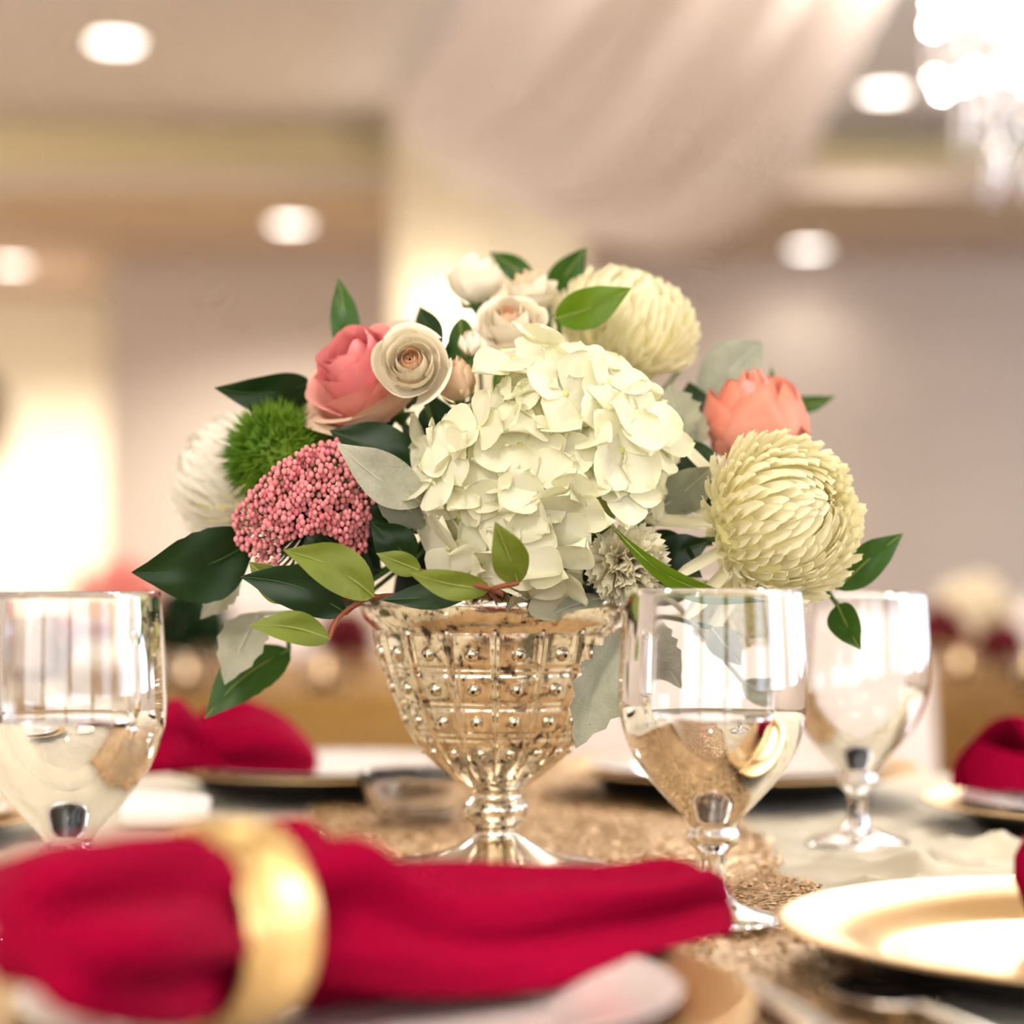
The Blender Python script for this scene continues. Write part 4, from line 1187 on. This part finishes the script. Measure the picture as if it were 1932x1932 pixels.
# silver foliage
S = dict(m='silverleaf')
sprig('silver_leaf_sprig', 'folded silver leaf between the pink blossom and the hydrangea', 'silver leaf', toward(800, 950, 1.21), [
    L_((800, 950, 1.185), (634, 836, 1.170), 98, roll=.35, curl=-.07, fold=.3, **S), L_((815, 985, 1.20), (700, 915, 1.185), 80, m='greyleaf', roll=-.5, serr=.1)], group=G2, m_stem='ribsilver')
sprig('silver_leaf_sprig', 'pale grey rounded leaf standing before the coral rosebud', 'silver leaf', toward(1310, 800, 1.30), [
    L_((1300, 800, 1.335), (1440, 645, 1.362), 115, m='greyleaf', roll=.2, shape=.55, curl=-.05), L_((1290, 830, 1.275), (1262, 725, 1.28), 90, roll=-.2, serr=.45, lobes=5, **S), L_((1300, 850, 1.28), (1310, 760, 1.275), 60, roll=.5, serr=.45, lobes=5, **S)], group=G2, m_stem='ribsilver')
sprig('silver_leaf_sprig', 'grey leaf in the gap between the hydrangea and the large cream chrysanthemum', 'silver leaf', toward(1270, 960, 1.23), [
    L_((1245, 960, 1.225), (1345, 880, 1.225), 90, m='greyleaf', roll=.4)], group=G2, m_stem='ribsilver')
sprig('silver_leaf_sprig', 'drooping serrated silver leaves below the broad dark leaf', 'silver leaf', toward(560, 1120, 1.26), [
    L_((490, 1155, 1.25), (424, 1292, 1.235), 92, roll=.4, serr=.22, lobes=11, **S), L_((450, 1085, 1.255), (378, 1168, 1.25), 52, serr=.3, lobes=6, **S)], group=G2, m_stem='ribsilver')
sprig('silver_leaf_sprig', 'scalloped silver leaves hanging against the mercury glass beside the goblet', 'silver leaf', toward(1160, 1140, 1.235), [
    L_((1205, 1165, 1.195), (1086, 1412, 1.165), 122, roll=-.55, serr=.24, lobes=8, curl=.10, fold=.30, shape=.55, twist=.7, rib=False, via=[(1192, 1108, 1.216), (1120, 1100, 1.245)], **S), L_((1225, 1160, 1.20), (1208, 1352, 1.180), 90, via=[(1192, 1108, 1.216), (1120, 1100, 1.245)], roll=.3, serr=.2, lobes=8, **S),
    L_((1230, 1150, 1.205), (1290, 1300, 1.19), 80, via=[(1192, 1108, 1.216), (1120, 1100, 1.245)], roll=.5, serr=.25, lobes=7, m='greyleaf'), L_((1140, 1128, 1.20), (1040, 1160, 1.175), 46, via=[(1135, 1100, 1.225), (1120, 1098, 1.245)], roll=.7, m='greyleaf'),
    L_((1395, 1285, 1.235), (1466, 1338, 1.23), 48, m='greyleaf', via=[(1325, 1190, 1.225), (1245, 1106, 1.222), (1120, 1100, 1.245)])], group=G2, m_stem='ribsilver')

# ------------------------------------------------------------------ far table settings (seen only as soft shapes)
def blob_flower(c, R, n, m, label, cat, name):
    t = thing(name, label, cat, c)
    rs = random.Random(int(c[0] * 1000))
    v, f = lathe(smooth_profile([(.001, 0), (R * .45, 0), (R * .6, R * .1), (R * .75, R * .7), (R * .7, R * .7), (.001, R * .5)], 3), 24)
    obj('pot', mkmesh('pot', v, f, M['mercfoot']), t)
    lm = []
    for k in range(3):
        vs = []
        for i in range(7):
            u = i / 6
            for j in range(5):
                s = -1 + j / 2
                vs.append((s * R * .26 * math.sin(math.pi * min(1, .12 + .86 * u)), R * .75 * u, R * .1 * s * s - R * .12 * u * u))
        lm.append(mkmesh('leaf' if m in ('mid', 'dark') else 'petal', vs, grid_faces(7, 5), M[m]))
    for k in range(n):
        z = 1 - 1.5 * (k + .5) / n; a = k * 2.39996; r = math.sqrt(max(0, 1 - z * z))
        d = Vector((r * math.cos(a), r * math.sin(a), z))
        me = lm[k % 3]
        M4 = frame(Vector((0, 0, R * 1.15)) + d * R * .55, d.orthogonal(), (0, 0, 1)) if False else None
        zn = d.orthogonal().normalized(); zn.rotate(Quaternion(d, rs.uniform(0, 6.28)))
        dd = (d * .6 + zn * .6).normalized(); nn = (d - dd * d.dot(dd)).normalized()
        M4 = Matrix((dd.cross(nn), dd, nn)).transposed().to_4x4(); M4.translation = Vector((0, 0, R * 1.15)) + d * R * .5
        obj(me.name.split('.')[0], me, t, M4)
    return t
def at(px, d): return ((px - 966) / F * d, d, TZ)
blob_flower(at(352, 3.75), .075, 60, 'dark', 'leafy green potted centrepiece on the gold clothed table', 'potted plant', 'potted_plant')
blob_flower(at(655, 4.0), .055, 50, 'burgundy', 'crimson flower bowl on the gold clothed table behind the vase', 'flower bowl', 'flower_bowl')
blob_flower(at(215, 4.55), .10, 60, 'rosemid', 'pink flower bowl at the back of the gold clothed table', 'flower bowl', 'flower_bowl')
blob_flower(at(1775, 4.6), .055, 50, 'burgundy', 'crimson flower bowl on the second gold table by the white covered chair', 'flower bowl', 'flower_bowl')
blob_flower(at(1888, 3.95), .045, 50, 'burgundy', 'low crimson flower bowl at the front of the second gold table', 'flower bowl', 'flower_bowl')
blob_flower(at(1836, 5.0), .085, 60, 'rosecream', 'cream flower bowl at the back of the second gold table', 'flower bowl', 'flower_bowl')

def votive(px, d, label):  # candle added so its flame stands in for a glint on glassware
    x, y, z = at(px, d)
    t = thing('votive_candle', label, 'votive candle', (x, y, z), 'lit votive candles')
    v, f = lathe(smooth_profile([(.001, .003), (.026, .003), (.030, .05), (.032, .052), (.034, .05), (.029, 0), (.001, 0)], 2), 24)
    obj('cup', mkmesh('cup', v, f, M['glass']), t)
    v, f = lathe([(.001, .004), (.022, .004), (.022, .016), (.001, .016)], 20)
    wx = obj('wax', mkmesh('wax', v, f, M['wax']), t)
    v, f = tube([(0, 0, .015), (0, 0, .022)], .0008, 6); obj('wick', mkmesh('wick', v, f, M['darkmetal']), wx)
    v, f = lathe(smooth_profile([(.0005, .02), (.004, .025), (.005, .030), (.002, .04), (.0004, .046)], 3), 12)
    obj('flame', mkmesh('flame', v, f, M['flame']), t)
votive(352, 3.45, 'lit votive candle before the leafy green potted centrepiece')
votive(318, 3.62, 'lit votive candle behind the first one by the potted centrepiece')
votive(610, 3.50, 'lit votive candle near the crimson flower bowl behind the vase')
votive(455, 3.52, 'lit votive candle between the potted centrepiece and the crimson bowl')
votive(1812, 3.85, 'lit votive candle before the low crimson flower bowl')
votive(1948, 3.74, 'lit votive candle beside the low crimson flower bowl')
